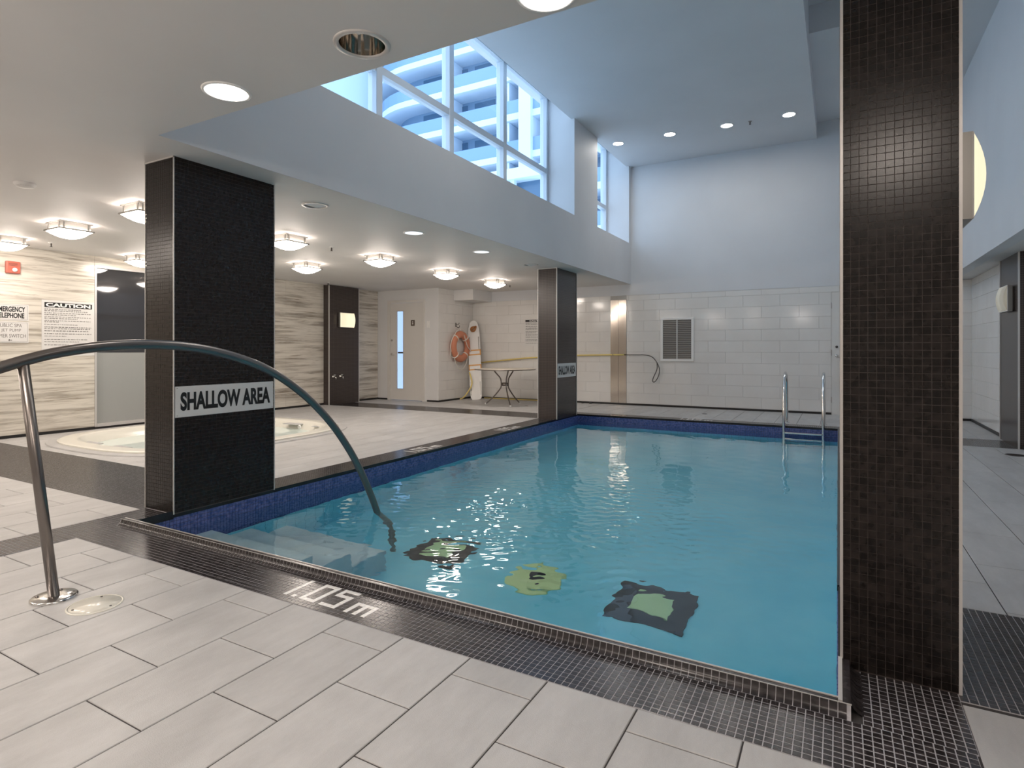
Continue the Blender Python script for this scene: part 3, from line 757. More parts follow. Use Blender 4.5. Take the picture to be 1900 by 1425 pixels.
small_print(s, [(.605, .43, .012), (.585, .50, .012), (.558, .54, .010), (.535, .36, .012), (.508, .54, .009), (.486, .38, .012), (.458, .54, .010), (.440, .16, .012), (.408, .38, .009),
                (.372, .55, .012), (.352, .53, .012), (.322, .52, .014), (.285, .55, .012), (.255, .25, .009), (.21, .50, .012), (.18, .40, .010), (.14, .5, .010)], 4, .03)
s = sign('pool_rules_sign', 'white pool rules notice on the tiled back wall behind the round table', (-5.985, YB, 1.18), (0, -1, 0), .56, .59)
MB().box(.02, .54, .525, .57, .0003, .0012).build('header_bar', black_m, s); t_ = letter(s, 'CAUTION', .12, .533, .36, .03, white_pl, .03); t_.location.z = .0012
small_print(s, [(.49, .48, .016), (.465, .45, .014), (.42, .46, .016), (.385, .48, .014), (.36, .3, .014), (.31, .46, .014), (.28, .25, .012), (.235, .48, .014), (.19, .47, .012), (.14, .42, .012), (.11, .40, .012), (.06, .3, .01)], 9, .03, black_m)
s = sign('door_plate', 'small brown plate on the white door', (-8.045, 9.985, 1.615), (0, -1, 0), .10, .125, board=mat('brown_plate', (.10, .07, .05), .4))
MB().lathe([(.014, .0003), (.014, .001), (.0005, .001)], 12, Matrix.Translation((.05, .09, 0))).box(.035, .065, .03, .07, .0003, .001).build('pictogram', sign_m, s)
sw = sign('light_switch_plate', 'white switch plate on wall right of the door', (-7.63, 10.0, 1.57), (0, -1, 0), .075, .14, board=white_pl, t=.006, cat='switch')
MB().box(.025, .05, .045, .095, 0, .004).build('rocker', white_pl, sw)

# fire alarm
fa = empty('fire_alarm', (XL, 3.355, 2.125), label='red fire alarm strobe high on the marble wall', category='fire alarm')
o = MB().box(0, .045, -.075, .075, -.075, .075).build('body', red, fa); bevel(o, .012, 3)
o = MB().lathe([(.026, 0), (.024, .014), (.012, .022), (.001, .024)], 20, Matrix.Translation((.045, .012, -.03)) @ Euler((0, PI/2, 0)).to_matrix().to_4x4()).build('strobe', white_pl, fa)
MB().boxes([(.0445, .0465, -.05, .04, .02+.012*k, .024+.012*k) for k in range(3)]).build('sounder_slot', dark_metal, fa)

# ================================================================== DOORS
dr = empty('door_1', (-8.175, 10.0, 0)); setting(dr, 'white door with narrow glass strip beside the marble wall', 'door')
def db(*a): return (a[0]+8.175, a[1]+8.175, a[2]-10, a[3]-10, a[4], a[5])
mb = MB(); mb.box(*db(-8.62, -8.43, 9.985, 10.035, .01, 2.115)); mb.box(*db(-8.26, -7.735, 9.985, 10.035, .01, 2.115)); mb.box(*db(-8.43, -8.26, 9.985, 10.035, .01, .255)); mb.box(*db(-8.43, -8.26, 9.985, 10.035, 1.94, 2.115))
mb.build('door_leaf', door_m, dr)
mb = MB(); mb.box(*db(-8.69, -8.625, 9.965, 10.06, 0, 2.175)); mb.box(*db(-7.73, -7.68, 9.965, 10.06, 0, 2.175)); mb.box(*db(-8.625, -7.73, 9.965, 10.06, 2.12, 2.175)); mb.build('door_frame', door_m, dr)
MB().box(*db(-8.43, -8.26, 10.005, 10.012, .255, 1.94)).build('glass_strip', backlit, dr)
mb = MB(); mb.box(*db(-8.437, -8.427, 9.98, 9.99, .25, 1.945)); mb.box(*db(-8.263, -8.253, 9.98, 9.99, .25, 1.945)); mb.box(*db(-8.43, -8.26, 9.98, 9.99, .248, .258)); mb.box(*db(-8.43, -8.26, 9.98, 9.99, 1.937, 1.947)); mb.build('glazing_bead', trim_m, dr)
MB().box(*db(-8.42, -8.27, 10.0, 10.005, 1.02, 1.055)).build('crash_bar', dark_metal, dr, label='dark bar seen through the glass')
hl = MB(); hl.lathe([(.028, 0), (.028, .01), (.0005, .012)], 16, Matrix.Translation((-8.575+8.175, -.015, 1.0)) @ Euler((PI/2, 0, 0)).to_matrix().to_4x4())
hl.tube([(-.40, -.02, 1.0), (-.40, -.055, 1.0), (-.39, -.062, .995), (-.30, -.06, .985)], .009, 8); hl.build('lever_handle', chrome, dr)
MB().lathe([(.024, 0), (.024, .012), (.0005, .014)], 16, Matrix.Translation((-.40, -.015, 1.31)) @ Euler((PI/2, 0, 0)).to_matrix().to_4x4()).build('deadbolt', chrome, dr)
dr = empty('door_2', (.38, YB, 0)); setting(dr, 'flush white service door at the right end of the tiled back wall', 'door')
MB().box(-.477, .477, -.006, .05, .0, 2.075).build('door_leaf', white_tile, dr)
hl = MB(); hl.lathe([(.026, 0), (.026, .01), (.0005, .012)], 16, Matrix.Translation((-.40, -.006, 1.0)) @ Euler((PI/2, 0, 0)).to_matrix().to_4x4()); hl.tube([(-.40, -.01, 1.0), (-.40, -.05, 1.0), (-.40, -.055, .97), (-.33, -.055, .97)], .01, 8); hl.build('lever_handle', chrome, dr)
MB().lathe([(.02, 0), (.02, .012), (.0005, .014)], 16, Matrix.Translation((-.40, -.006, 1.15)) @ Euler((PI/2, 0, 0)).to_matrix().to_4x4()).build('deadbolt', dark_metal, dr)
MB().boxes([(-.483, -.475, -.012, -.004, z, z+.1) for z in (.2, 1.0, 1.8)]).build('hinge', steel, dr)

# stainless corner panel on the back wall
sp_ = empty('wall_cover_panel', (-3.855, YB, 0), label='pair of tall shiny steel cover strips on the white back wall', category='panel')
pan = mat('satin_steel_panel', (.46, .41, .36), .12, .75)
for a, b_ in ((-.165, -.003), (.003, .165)):
    o = MB().box(a, b_, -.008, .004, .036, 2.10).build('steel_strip', pan, sp_); o.rotation_euler = (random.uniform(-.002, .002), 0, random.uniform(-.006, .006))
MB().box(-.003, .003, -.003, .004, .036, 2.10).build('seam', dark_metal, sp_)

# vent grille
vg = empty('vent_grille', ((VENT[0]+VENT[1])/2, YB, (VENT[2]+VENT[3])/2), label='grey louvred air vent with white frame on the back wall', category='vent')
w2, h2 = (VENT[1]-VENT[0])/2, (VENT[3]-VENT[2])/2
mb = MB(); f_ = .032
mb.box(-w2-.02, w2+.02, -.02, -.001, h2-f_, h2+.01); mb.box(-w2-.02, w2+.02, -.02, -.001, -h2-.01, -h2+f_); mb.box(-w2-.02, -w2+f_-.005, -.02, -.001, -h2+f_, h2-f_); mb.box(w2-f_+.005, w2+.02, -.02, -.001, -h2+f_, h2-f_)
mb.box(-.008, .008, -.018, -.001, -h2+f_, h2-f_); bevel(mb.build('frame', white_pl, vg), .003, 1)
MB().box(-w2+.02, w2-.02, -.003, -.001, -h2+.02, h2-.02).build('duct_screen', vent_back, vg)
nS = 22; sm_ = None
for k in range(nS):
    z = -h2+f_+.014+k*(2*h2-2*f_-.02)/(nS-1)
    for xa, xb in ((-w2+f_-.005, -.008), (.008, w2-f_+.005)):
        if sm_ is None:
            L = (xb-xa)/2; sm_ = MB().box(-L, L, -.0145, .0, -.0016, .0016, Euler((math.radians(-48), 0, 0)).to_matrix().to_4x4()).mesh('louvre_slat', slat_m)
        link('louvre_slat', sm_, vg, ((xa+xb)/2, -.006, z))

# white duct boxing in the alcove corner
o = MB().box(-7.33, -6.83, 10.56, YB, 2.175, LOW-.001).build('ceiling_duct_box', paint, label='white boxed duct under the ceiling above the life ring corner', category='duct')

# ================================================================== LIGHTS
def square_lamp():
    r_ = empty('square_ceiling_light', label='', category='ceiling light', group='square flush ceiling lights')
    mb = MB().box(-.15, .15, -.15, .15, -.012, 0); mb.build('base_plate', grey_metal, r_)
    o = MB().box(-.135, .135, -.135, .135, -.075, -.012).build('glass_side', lamp_side, r_)
    rim = MB(); t = .012
    for s_ in (-1, 1):
        a = .16*s_; rim.box(min(a, a-t*s_), max(a, a-t*s_), -.16, .16, -.088, -.074); rim.box(-.16, .16, min(a, a-t*s_), max(a, a-t*s_), -.088, -.074)
    rim.build('rim', grey_metal, r_)
    cl = MB()
    for x in (-.11, .11):
        for s_ in (-1, 1): cl.box(x-.008, x+.008, .138*s_-.004, .138*s_+.004, -.078, -.01); cl.box(.138*s_-.004, .138*s_+.004, x-.008, x+.008, -.078, -.01)
    cl.build('clips', grey_metal, r_)
    n = 8; d = MB(); R_ = .152
    for i in range(n+1):
        for j in range(n+1):
            u, v = 2*i/n-1, 2*j/n-1; d.v.append((u*R_, v*R_, -.082-.075*((1-u*u)*(1-v*v))**.55))
    for i in range(n):
        for j in range(n): a = i*(n+1)+j; d.f.append((a, a+1, a+n+2, a+n+1)); d.sm.append(True)
    d.build('diffuser', lamp_m, r_)
    return r_
lampspots = [(-8.40, 3.08, 'lit square ceiling light at the far left above the telephone sign'), (-6.92, 3.06, 'lit square ceiling light above the hot tub near side'),
             (-5.47, 3.03, 'lit square ceiling light half hidden by the signed column, nearer one'), (-8.42, 4.60, 'lit square ceiling light half hidden by the signed column, by dark glass'),
             (-5.50, 4.62, 'lit square ceiling light just right of the signed column'), (-6.97, 6.19, 'lit square ceiling light second from the pilaster over the tub end'),
             (-5.53, 6.19, 'lit square ceiling light in front of the tiled pilaster'), (-5.58, 7.82, 'lit square ceiling light above the white door and life ring'),
             (-5.57, 9.36, 'lit square ceiling light above the round table')]
proto = square_lamp()
for i, (x, y, lab) in enumerate(lampspots):
    o = proto if i == 0 else copy_tree(proto); o.location = (x, y, LOW); o['label'] = lab
# unseen lamps added over the viewer's side to brighten the foreground
for j, y in enumerate((.30, -1.6)):
    for i, x in enumerate((-8.4, -6.95, -5.5, -4.05, -2.6, -1.15, .3)):
        if j and i % 2 == 0: continue
        o = copy_tree(proto); o.location = (x, y, LOW); o['label'] = 'unseen square ceiling light %s from the left wall in the %s row behind the viewer' % (('first', 'second', 'third', 'fourth', 'fifth', 'sixth', 'seventh')[i], ('nearest', 'rear')[j])

def round_lit(z, m, r=.10):
    t = empty('round_downlight', label='', category='downlight')
    MB().lathe([(r+.016, 0), (r+.014, -.006), (r, -.007), (r, -.003)], 40).build('trim_ring', white_pl, t)
    MB().lathe([(r, -.003), (r*.6, -.0045), (.0005, -.005)], 40, cap1=False).build('lens', m, t)
    return t
def round_open(r=.10):
    t = empty('round_downlight', label='', category='downlight')
    MB().lathe([(r+.02, 0), (r+.018, -.006), (r-.002, -.007), (r-.004, 0)], 40).build('trim_ring', trim_m, t)
    prof = [(r-.002, -.002), (r-.004, .03), (r-.010, .07), (r-.022, .11), (r-.04, .14)]
    MB().lathe(prof, 40).build('reflector', refl_m, t)
    MB().lathe([(r-.04, .14), (.0005, .142)], 24).build('back_plate', dark_metal, t)
    bl = MB()
    for s_ in (-.02, .02): bl.tube([(s_, 0, .14), (s_, 0, .05)], .009, 10)
    bl.build('tube_lamp', white_pl, t)
    return t
PALE = MB().lathe([(.10, -.003), (.06, -.0045), (.0005, -.005)], 40).mesh('lens', spot_pale)
a = round_open(); b0 = round_lit(0, spot_m); hl_ = round_lit(0, spot_cool, .085)
a.location = (-1.77, 1.87, LOW); a['label'] = 'unlit recessed downlight with chrome reflector in the near ceiling'
for (x, y, l) in ((-4.11, 3.75, 'unlit chrome downlight just right of the signed column top'), (-4.11, 7.97, 'unlit chrome downlight beside the far column top')):
    o = copy_tree(a); o.location = (x, y, LOW); o['label'] = l
b0.location = (-2.69, 1.88, LOW); b0['label'] = 'lit white round downlight in the near ceiling'
for (x, y, l) in ((-.93, 1.93, 'round downlight cut off by the top edge of the photo'), (-4.12, 5.16, 'pale round downlight by the soffit edge above the pilaster'), (-4.13, 6.59, 'pale round downlight by the soffit edge above the white door')):
    o = copy_tree(b0); o.location = (x, y, LOW); o['label'] = l
    if y > 3: [setattr(ch, 'data', PALE) for ch in o.children if ch.name.startswith('lens')]
hs = [(-3.37, 9.89, 'first small lit downlight in the high ceiling, beside the narrow window'), (-2.47, 9.89, 'second small lit downlight in the high ceiling from the window'),
      (-1.57, 9.95, 'third small lit downlight in the high ceiling, beside the sprinkler'), (-.66, 9.95, 'last small lit downlight in the high ceiling, by the recess')]
for j, y in enumerate((4.9,)):  # unseen downlights added above the near pool end for more light
    for i, x in enumerate((-3.0, -2.2, -1.4, -.66)): hs.append((x, y, 'added unseen high downlight number %s from the windows over the near pool end' % ('one', 'two', 'three', 'four')[i]))
for i, (x, y, l) in enumerate(hs):
    o = hl_ if i == 0 else copy_tree(hl_); o.location = (x, y, HI); o['label'] = l; o['group'] = 'high ceiling downlights'

# sconces
def sconce(label, loc, rz, m):
    """local +x = out of the wall"""
    s_ = empty('wall_sconce', loc, rz, label=label, category='sconce', group='boxy wall sconces')
    hw, hh = .195, .15
    MB().box(0, .022, -hw+.02, hw-.02, -hh+.02, hh-.02).build('back_plate', dark_metal, s_)
    o = MB().box(.018, .062, -hw, hw, -hh, hh).build('metal_box', grey_metal, s_)
    mb = MB(); n = 12
    for y in (-hw+.004, hw-.004):
        for k in range(n+1):
            t = -1+2*k/n; mb.v.append((.066+.033*(1-t*t), y, t*(hh-.006)))
    for k in range(n): mb.f.append((k, k+1, n+2+k, n+1+k)); mb.sm.append(True)
    mb.f.append(tuple(range(n+1))); mb.sm.append(False); mb.f.append(tuple(reversed(range(n+1, 2*n+2)))); mb.sm.append(False)
    mb.build('curved_glass', m, s_)
    MB().box(.061, .066, -hw+.001, hw-.001, -hh+.002, hh-.002).build('rim', white_pl, s_)
    return s_
sconce('glowing sconce on the dark pilaster of the marble wall', (-8.85, 8.855, 1.705), 0, sconce_m)
sconce('sconce on the dark pilaster of the right wall', (1.75, 8.775, 1.69), PI, sconce_off)
sconce('large-looking sconce on the right side of the big black column', (.343, 2.725, 1.702), 0, sconce_m)

# sprinklers, detector
def sprinkler(label, x, y, z):
    t = empty('sprinkler', (x, y, z), label=label, category='sprinkler', group='ceiling sprinklers')
    MB().lathe([(.03, 0), (.028, -.006), (.008, -.008)], 20).build('escutcheon', white_pl if z < 3 else grey_metal, t)
    MB().lathe([(.008, -.006), (.008, -.03), (.005, -.035), (.005, -.045)], 10).box(-.012, -.009, -.002, .002, -.05, -.02).box(.009, .012, -.002, .002, -.05, -.02).build('body', dark_metal, t)
    MB().lathe([(.0005, -.046), (.016, -.048), (.016, -.05), (.0005, -.05)], 16).build('deflector', dark_metal, t)
sprinkler('ceiling sprinkler between the square lights near the signed column', -5.60, 5.37, LOW)
sprinkler('ceiling sprinkler above the dark pilaster', -8.60, 8.16, LOW)
sprinkler('ceiling sprinkler past the last square light by the back wall', -5.72, 10.2, LOW)
sprinkler('ceiling sprinkler above the caution sign', -8.35, 3.5, LOW)
sprinkler('dark sprinkler among the high ceiling downlights', -1.22, 9.95, HI)
t = empty('smoke_detector', (-5.55, 2.15, LOW), label='round white smoke detector on the low ceiling at far left', category='smoke detector')
MB().lathe([(.07, 0), (.07, -.012), (.055, -.03), (.0005, -.034)], 32).build('body', ceil_paint, t)
MB().lathe([(.058, -.027), (.06, -.022), (.056, -.020)], 24).build('intake_ring', grey_metal, t)

# ================================================================== HANDRAIL
hr = empty('pool_handrail', (-3.035, 1.27, 0), label='arched stainless steel handrail running from the deck into the pool', category='handrail')
pts = [(-3.035, .62, .0), (-3.035, .62, .45), (-3.035, .66, .66), (-3.035, .76, .83), (-3.035, .90, .945), (-3.035, 1.093, 1.026), (-3.035, 1.284, 1.085), (-3.035, 1.5, 1.118), (-3.035, 1.75, 1.127), (-3.035, 2.0, 1.102),
       (-3.035, 2.25, 1.036), (-3.035, 2.45, .952), (-3.035, 2.66, .818), (-3.035, 2.85, .655), (-3.035, 3.0, .49), (-3.035, 3.15, .285), (-3.035, 3.28, .055), (-3.035, 3.385, -.17), (-3.035, 3.47, -.42), (-3.035, 3.53, -.75), (-3.035, 3.56, -1.15)]
def catmull(P, n=6):
    P = [Vector(p) for p in P]; out = []
    for i in range(len(P)-1):
        p0, p1, p2, p3 = P[max(i-1, 0)], P[i], P[i+1], P[min(i+2, len(P)-1)]
        for k in range(n):
            t = k/n; out.append(.5*((2*p1)+(-p0+p2)*t+(2*p0-5*p1+4*p2-p3)*t*t+(-p0+3*p1-3*p2+p3)*t**3))
    out.append(P[-1]); return out
def rel(P, o): return [Vector(p)-o.location for p in P]
MB().tube(rel(catmull(pts), hr), .0245, 20).build('rail', steel, hr)
MB().tube(rel([(-3.035, 1.283, .004), (-3.035, 1.17, 1.035)], hr), .0215, 18).build('post', steel, hr)
def flange(par, x, y, lab=None):
    f = MB().lathe([(.088, 0), (.088, .008), (.083, .012), (.03, .013), (.0005, .013)], 36, Matrix.Translation((x, y, 0))).build('flange', steel_l, par)
    for k in range(4):
        a_ = PI/4+k*PI/2; MB().lathe([(.007, .012), (.006, .016), (.0005, .017)], 10, Matrix.Translation((x+.065*math.cos(a_), y+.065*math.sin(a_), 0))).build('bolt', steel, f)
flange(hr, 0, 0.013); flange(hr, 0, -.65)
# skimmer lid
sk = empty('deck_lid', (-2.80, 1.335, 0), label='round cream access lid set in the deck beside the handrail foot', category='lid')
MB().lathe([(.104, 0), (.104, .003), (.096, .004), (.096, .002)], 48).build('collar', cream, sk)
MB().lathe([(.094, .001), (.094, .0035), (.0005, .0045)], 48).build('cover', cream, sk)
for a_ in (.3, 2.4, 4.5): MB().lathe([(.005, .003), (.005, .005), (.0005, .005)], 8, Matrix.Translation((.08*math.cos(a_), .08*math.sin(a_), 0))).build('screw', dark_metal, sk)
# floor drains
def floor_drain(lab, x, y, r=.05):
    d = empty('floor_drain', (x, y, 0), label=lab, category='drain')
    MB().lathe([(r, 0), (r, .003), (r*.85, .003), (r*.85, .001), (.0005, .001)], 24).build('ring', dark_metal, d)
    MB().boxes([(-math.sqrt(max(r*r*.7-yy*yy, 0)), math.sqrt(max(r*r*.7-yy*yy, 0)), yy-.003, yy+.003, .001, .003) for yy in np.linspace(-r*.7, r*.7, 6)]).build('grate', dark_metal, d)
floor_drain('small floor drain in the far deck beyond the pool', -2.0, 10.39, .045); floor_drain('small floor drain by the round table', -5.35, 10.2, .03); floor_drain('dark floor drain in front of the right pilaster', 1.62, 7.9, .09)

# ================================================================== LADDER
ld = empty('pool_ladder', (-.43, 9.32, 0), label='stainless steel pool ladder with two curved grab rails at the far pool edge', category='ladder')
for x in (-.25, .25):
    P = [(x, .46, .0), (x, .455, .30), (x, .43, .56), (x, .36, .70), (x, .26, .755), (x, .16, .745), (x, .06, .66), (x, -.02, .50), (x, -.07, .30), (x, -.09, .1), (x, -.09, -.5), (x, -.09, -1.0), (x, -.04, -1.06)]
    MB().tube(catmull(P, 5), .021, 16).build('grab_rail', steel_l, ld)
    MB().lathe([(.05, 0), (.05, .008), (.024, .018), (.022, .018)], 24, Matrix.Translation((x, .46, 0))).build('foot_flange', steel_l, ld)
for z in (-.085, -.36, -.63, -.90): bevel(MB().box(-.235, .235, -.13, -.055, z-.012, z+.012).build('tread', steel_l, ld), .006, 2)

# ================================================================== TABLE
tb = empty('round_table', (-5.83, 10.2, 0), rz=YAW, label='round pale garden table with curved metal legs in the alcove', category='table')
MB().lathe([(.0005, .695), (.56, .695), (.60, .70), (.61, .708), (.60, .72), (.56, .724), (.0005, .724)], 56).build('tabletop', mat('table_top', (.66, .60, .50), .3), tb)
MB().lathe([(.612, .70), (.618, .708), (.612, .718), (.606, .718), (.606, .70)], 56).build('metal_rim', steel, tb)
for th in (15, -105, 135):
    a_ = math.radians(th-90)
    def q(r_, z): return (r_*math.cos(a_), r_*math.sin(a_), z)
    MB().tube(catmull([q(.24, .695), q(.20, .64), q(.11, .54), q(.085, .46), q(.085, .37), q(.12, .30), q(.25, .15), q(.40, .02), q(.41, .012)], 6), .0135, 10).build('leg', steel, tb)
    MB().lathe([(.018, 0), (.018, .02), (.012, .03)], 10, Matrix.Translation(q(.41, 0))).build('foot_cap', white_pl, tb)
MB().lathe([(.072, .44), (.074, .44), (.074, .38), (.072, .38)], 24).build('centre_ring', steel, tb)

# ================================================================== LIFE RING, HOOK, BACKBOARD, POLES
lr = empty('life_ring', (-7.25, 10.71, 1.17), label='orange life ring with white rope hanging on the tiled alcove wall', category='life ring')
mb = MB(); n1_, n2_ = 40, 14
for i in range(n1_):
    a_ = 2*PI*i/n1_
    for j in range(n2_):
        b_ = 2*PI*j/n2_; R_ = .265+.078*math.cos(b_); mb.v.append((.055*math.sin(b_), R_*math.cos(a_), R_*math.sin(a_)))
for i in range(n1_):
    for j in range(n2_):
        mb.f.append((i*n2_+j, ((i+1) % n1_)*n2_+j, ((i+1) % n1_)*n2_+(j+1) % n2_, i*n2_+(j+1) % n2_)); mb.sm.append(True)
mb.build('ring_body', orange, lr)
for k in range(4):
    a_ = PI/4+k*PI/2; M_ = Matrix.Rotation(a_, 4, 'X'); rb = MB()
    P = [M_ @ Vector((.058*math.sin(t), .265+.082*math.cos(t), 0)) for t in np.linspace(0, 2*PI, 15)]
    rb.tube(P, .013, 8).build('rope_band', rope_m, lr)
P = []
for k in range(4):
    a0 = PI/4+k*PI/2
    for t in np.linspace(0, 1, 9)[:-1]:
        a_ = a0+t*PI/2; sag = .045*math.sin(PI*t)*(1.0+(1.6 if math.sin(a_) < -.3 else 0)); R_ = .35+sag
        P.append((.01, R_*math.cos(a_), R_*math.sin(a_)-sag*.3))
P.append(P[0]); MB().tube(P, .008, 8).build('grab_rope', rope_m, lr)
MB().tube(catmull([(.06, .05, .25), (.07, .16, .02), (.07, .30, -.10), (.0, .37, -.12)], 6), .008, 8).build('loose_rope', rope_m, lr)
MB().tube(catmull([(.05, -.07, .345), (.02, -.06, .42), (-.02, -.075, .455)], 5), .007, 6).build('hanging_loop', rope_m, lr)
hk = empty('wall_hook', (-7.33, 10.64, 1.62), label='dark metal hook above the life ring', category='hook')
MB().box(0, .006, -.015, .015, -.02, .07).build('plate', dark_metal, hk)
MB().tube(catmull([(0, 0, .03), (.05, 0, .03), (.07, .02, .05), (.06, .04, .07)], 4), .006, 8).tube(catmull([(0, 0, .0), (.05, 0, -.03), (.09, 0, -.03), (.10, 0, .01)], 4), .006, 8).build('prong', dark_metal, hk)

# rescue backboard leaning into the corner
bb = empty('rescue_backboard', (-6.96, 10.90, 0), label='long white rescue backboard with orange straps leaning in the corner', category='backboard')
LB = 1.80; tilt = Vector((-7.235, 11.20, 1.775))-Vector((-6.96, 10.90, 0)); zz = tilt.normalized(); xx = Vector((.93, .36, 0)); xx = (xx-zz*xx.dot(zz)).normalized(); yy = zz.cross(xx)
MBd = Matrix((xx, yy, zz)).transposed().to_4x4()
bd = MB(); out = []
prof = [(.085, 0), (.12, .05), (.135, .35), (.135, 1.40), (.12, 1.62), (.085, 1.76), (.03, 1.80)]
for t_ in (-.014, .014):
    for w_, z in prof: out.append((-w_, t_, z))
    for w_, z in reversed(prof): out.append((w_, t_, z))
nP = 2*len(prof); bd.v = [tuple(MBd @ Vector(p)) for p in out]
bd.f = [tuple(range(nP)), tuple(reversed(range(nP, 2*nP)))]+[(k, k+nP, (k+1) % nP+nP, (k+1) % nP) for k in range(nP)]; bd.sm = [False]*len(bd.f)
bd.build('board', white_pl, bb)
for z in (.66, 1.0): 
    s_ = MB()
    for a_ in ((-.14, .14, -.018, .018, z, z+.028), (-.14, .14, -.018, .018, z+.10, z+.128), (-.142, -.12, -.018, .018, z, z+.128), (.12, .142, -.018, .018, z, z+.128)): s_.box(*a_, M=MBd)
    s_.build('strap', strap_m, bb, label='orange webbing strap')
for s0 in (-1, 1):
    for z0 in (.10, 1.12): MB().box(s0*.105-.012, s0*.105+.012, -.0165, .0165, z0, z0+.30, M=MBd).build('hand_hole', grey_metal, bb)
hd = MB()
for k in range(3): hd.tube([tuple(MBd @ Vector((.055*math.cos(t)+.012*k-.01, -.03-.012*k, 1.60+.055*math.sin(t+.5*k)))) for t in np.linspace(0, 2*PI, 16)], .014, 8)
hd.build('head_strap', brown_m, bb, label='brown coiled head strap')
MB().tube(catmull([tuple(MBd @ Vector((-.13, -.02, .62))), (-.08, -.06, .35), (-.20, -.10, .12), (-.32, -.10, .02), (-.40, -.12, .012)], 8), .016, 8).build('loose_strap', yellow, bb, label='yellow loose strap reaching the floor')

rp = empty('rescue_hook_pole', (-7.08, 11.27, .82), label='yellow rescue pole with dark hook loop lying along the back wall', category='rescue pole')
MB().tube(rel([(-7.08, 11.27, .81), (-6.0, 11.29, .915), (-4.8, 11.285, .985), (-3.9, 11.28, 1.0), (-3.72, 11.28, 1.0)], rp), .0165, 10).build('pole', yellow, rp)
MB().tube(rel([(-3.72, 11.28, 1.0), (-3.42, 11.28, 1.0)], rp), .010, 10).build('tip', steel, rp)
MB().tube(rel(catmull([(-3.42, 11.28, 1.0), (-3.33, 11.28, 1.0), (-3.22, 11.275, .985), (-3.12, 11.27, .93), (-3.035, 11.27, .80), (-3.01, 11.265, .68), (-3.05, 11.26, .55), (-3.11, 11.26, .475), (-3.145, 11.26, .50), (-3.12, 11.26, .58), (-3.06, 11.262, .72), (-3.06, 11.265, .86)], 6), rp), .008, 8).build('hook_loop', dark_metal, rp)
for x in (-5.2, -3.95): MB().tube(rel([(x, YB, .985 if x < -5 else 1.0), (x, 11.27, .945 if x < -5 else .985), (x, 11.25, .975 if x < -5 else 1.02)], rp), .006, 8).build('wall_bracket', steel, rp)
MB().tube([(-7.0, 11.29, .012), (-4.75, 11.29, .012)], .012, 10).build('yellow_pole', yellow, label='thin yellow pole lying on the floor against the back wall', category='pole')
for i, x in enumerate((-4.60, -4.43)):
    o = MB().lathe([(.0005, 0), (.03, 0), (.032, .012), (.024, .026), (.0005, .03)], 16).build('door_stop', black_base, label='small black stop on the floor by the back wall, '+('left' if i == 0 else 'right')+' of the pair', category='stop'); o.location = (x, 11.27, 0)

# taps on the left pilaster
for y, l in ((8.53, 'left chrome tap on the dark pilaster'), (8.72, 'right chrome tap on the dark pilaster')):
    tp = empty('hose_tap', (-8.85, y, .56), label=l, category='tap', group='chrome taps')
    MB().lathe([(.028, 0), (.028, .008), (.014, .012), (.014, .07)], 16, Euler((0, PI/2, 0)).to_matrix().to_4x4()).build('body', chrome, tp)
    MB().tube([(.06, 0, 0), (.075, 0, -.01), (.08, 0, -.05)], .011, 10).build('spout', chrome, tp)
    MB().tube([(.045, -.03, .035), (.045, .03, .035)], .007, 8).tube([(.045, 0, .0), (.045, 0, .035)], .006, 8).build('handle', chrome, tp)

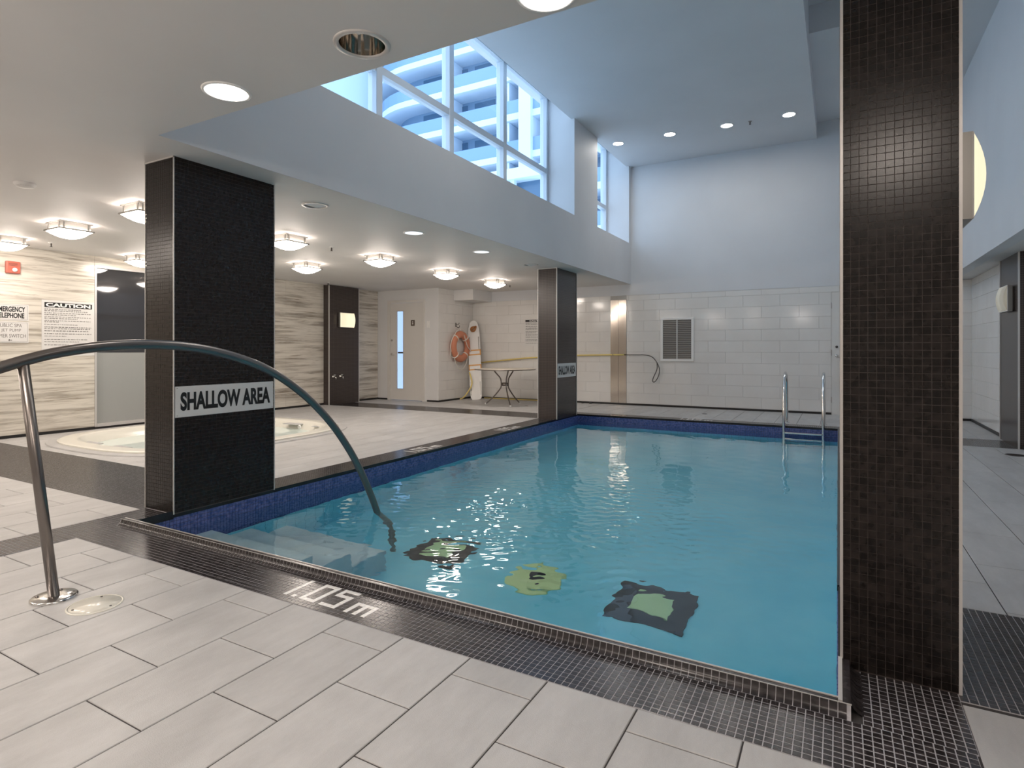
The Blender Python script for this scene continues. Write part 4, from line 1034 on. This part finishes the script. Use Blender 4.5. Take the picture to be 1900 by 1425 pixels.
# ================================================================== OUTSIDE: curved balcony tower
tw = empty('apartment_tower', (-28, 40, 0), label='white apartment tower with curved balconies beyond the windows', category='building')
XE, R0 = -31.5, 4.6          # where the straight facade turns into its rounded end
Z0s = [6.2+3.02*k for k in range(14)]
def outline(out_, y_f=40.0, xe=-12.0):
    P = [(xe, y_f-out_)]
    for t in np.linspace(-PI/2, -PI*1.5, 20): P.append((XE+(R0+out_)*math.cos(t), y_f+R0+(R0+out_)*math.sin(t)))
    P.append((xe, y_f+2*R0+out_)); return P
def prism(pts, z0, z1, o):
    mb = MB(); n = len(pts); mb.v = [(x+28, y-40, z0) for x, y in pts]+[(x+28, y-40, z1) for x, y in pts]
    mb.f = [tuple(reversed(range(n))), tuple(range(n, 2*n))]+[(k, (k+1) % n, (k+1) % n+n, k+n) for k in range(n)]; mb.sm = [False]*len(mb.f); return mb
prism(outline(-.2), 0, Z0s[-1]+3, tw).build('core_wall', bld_wall, tw)
for z in Z0s:
    prism(outline(1.7), z, z+.48, tw).build('balcony_slab', bld_white, tw)
    pl = outline(1.62)[:-1]; rl = MB()
    for k in range(len(pl)-1):
        (xa, ya), (xb, yb) = pl[k], pl[k+1]; rl.poly([(xa+28, ya-40, z+.48), (xb+28, yb-40, z+.48), (xb+28, yb-40, z+1.5), (xa+28, ya-40, z+1.5)])
    rl.build('balcony_rail', bld_rail, tw)
    for x in np.arange(-31, -12.5, 2.6):
        MB().box(x+28, x+28+1.9, .15, .25, z+.5, z+2.8).build('window', bld_glass, tw)
    for x in (-27.2, -21.9): MB().box(x+28, x+28+.18, -1.4, .2, z+.48, z+3.0).build('divider', bld_white, tw)
MB().box(-20.6+28, -19.6+28, -2.0, 0, 0, Z0s[-1]+3).build('corner_pier', bld_white, tw)
MB().box(-37.2+28, -36.9+28, -6, 8, 0, Z0s[-1]).build('service_wall', bld_white, tw)
pv = empty('rooftop_pavilion', (-17, 24, 0), label='low white framed pavilion in front of the tower', category='building')
MB().box(-4.5, 5, 0, 3, 0, 7.2).build('wall', bld_wall, pv)
MB().box(-4.9, 5.3, -.3, 3.2, 9.0, 9.5).build('roof_slab', bld_white, pv)
for x in (-4.5, -2.4, -.4, 1.6, 3.6): MB().box(x, x+.22, -.1, .15, 7.2, 9.0).build('post', bld_white, pv)
MB().box(-4.5, 5, .4, .5, 7.2, 9.0).build('glass_wall', bld_glass, pv)
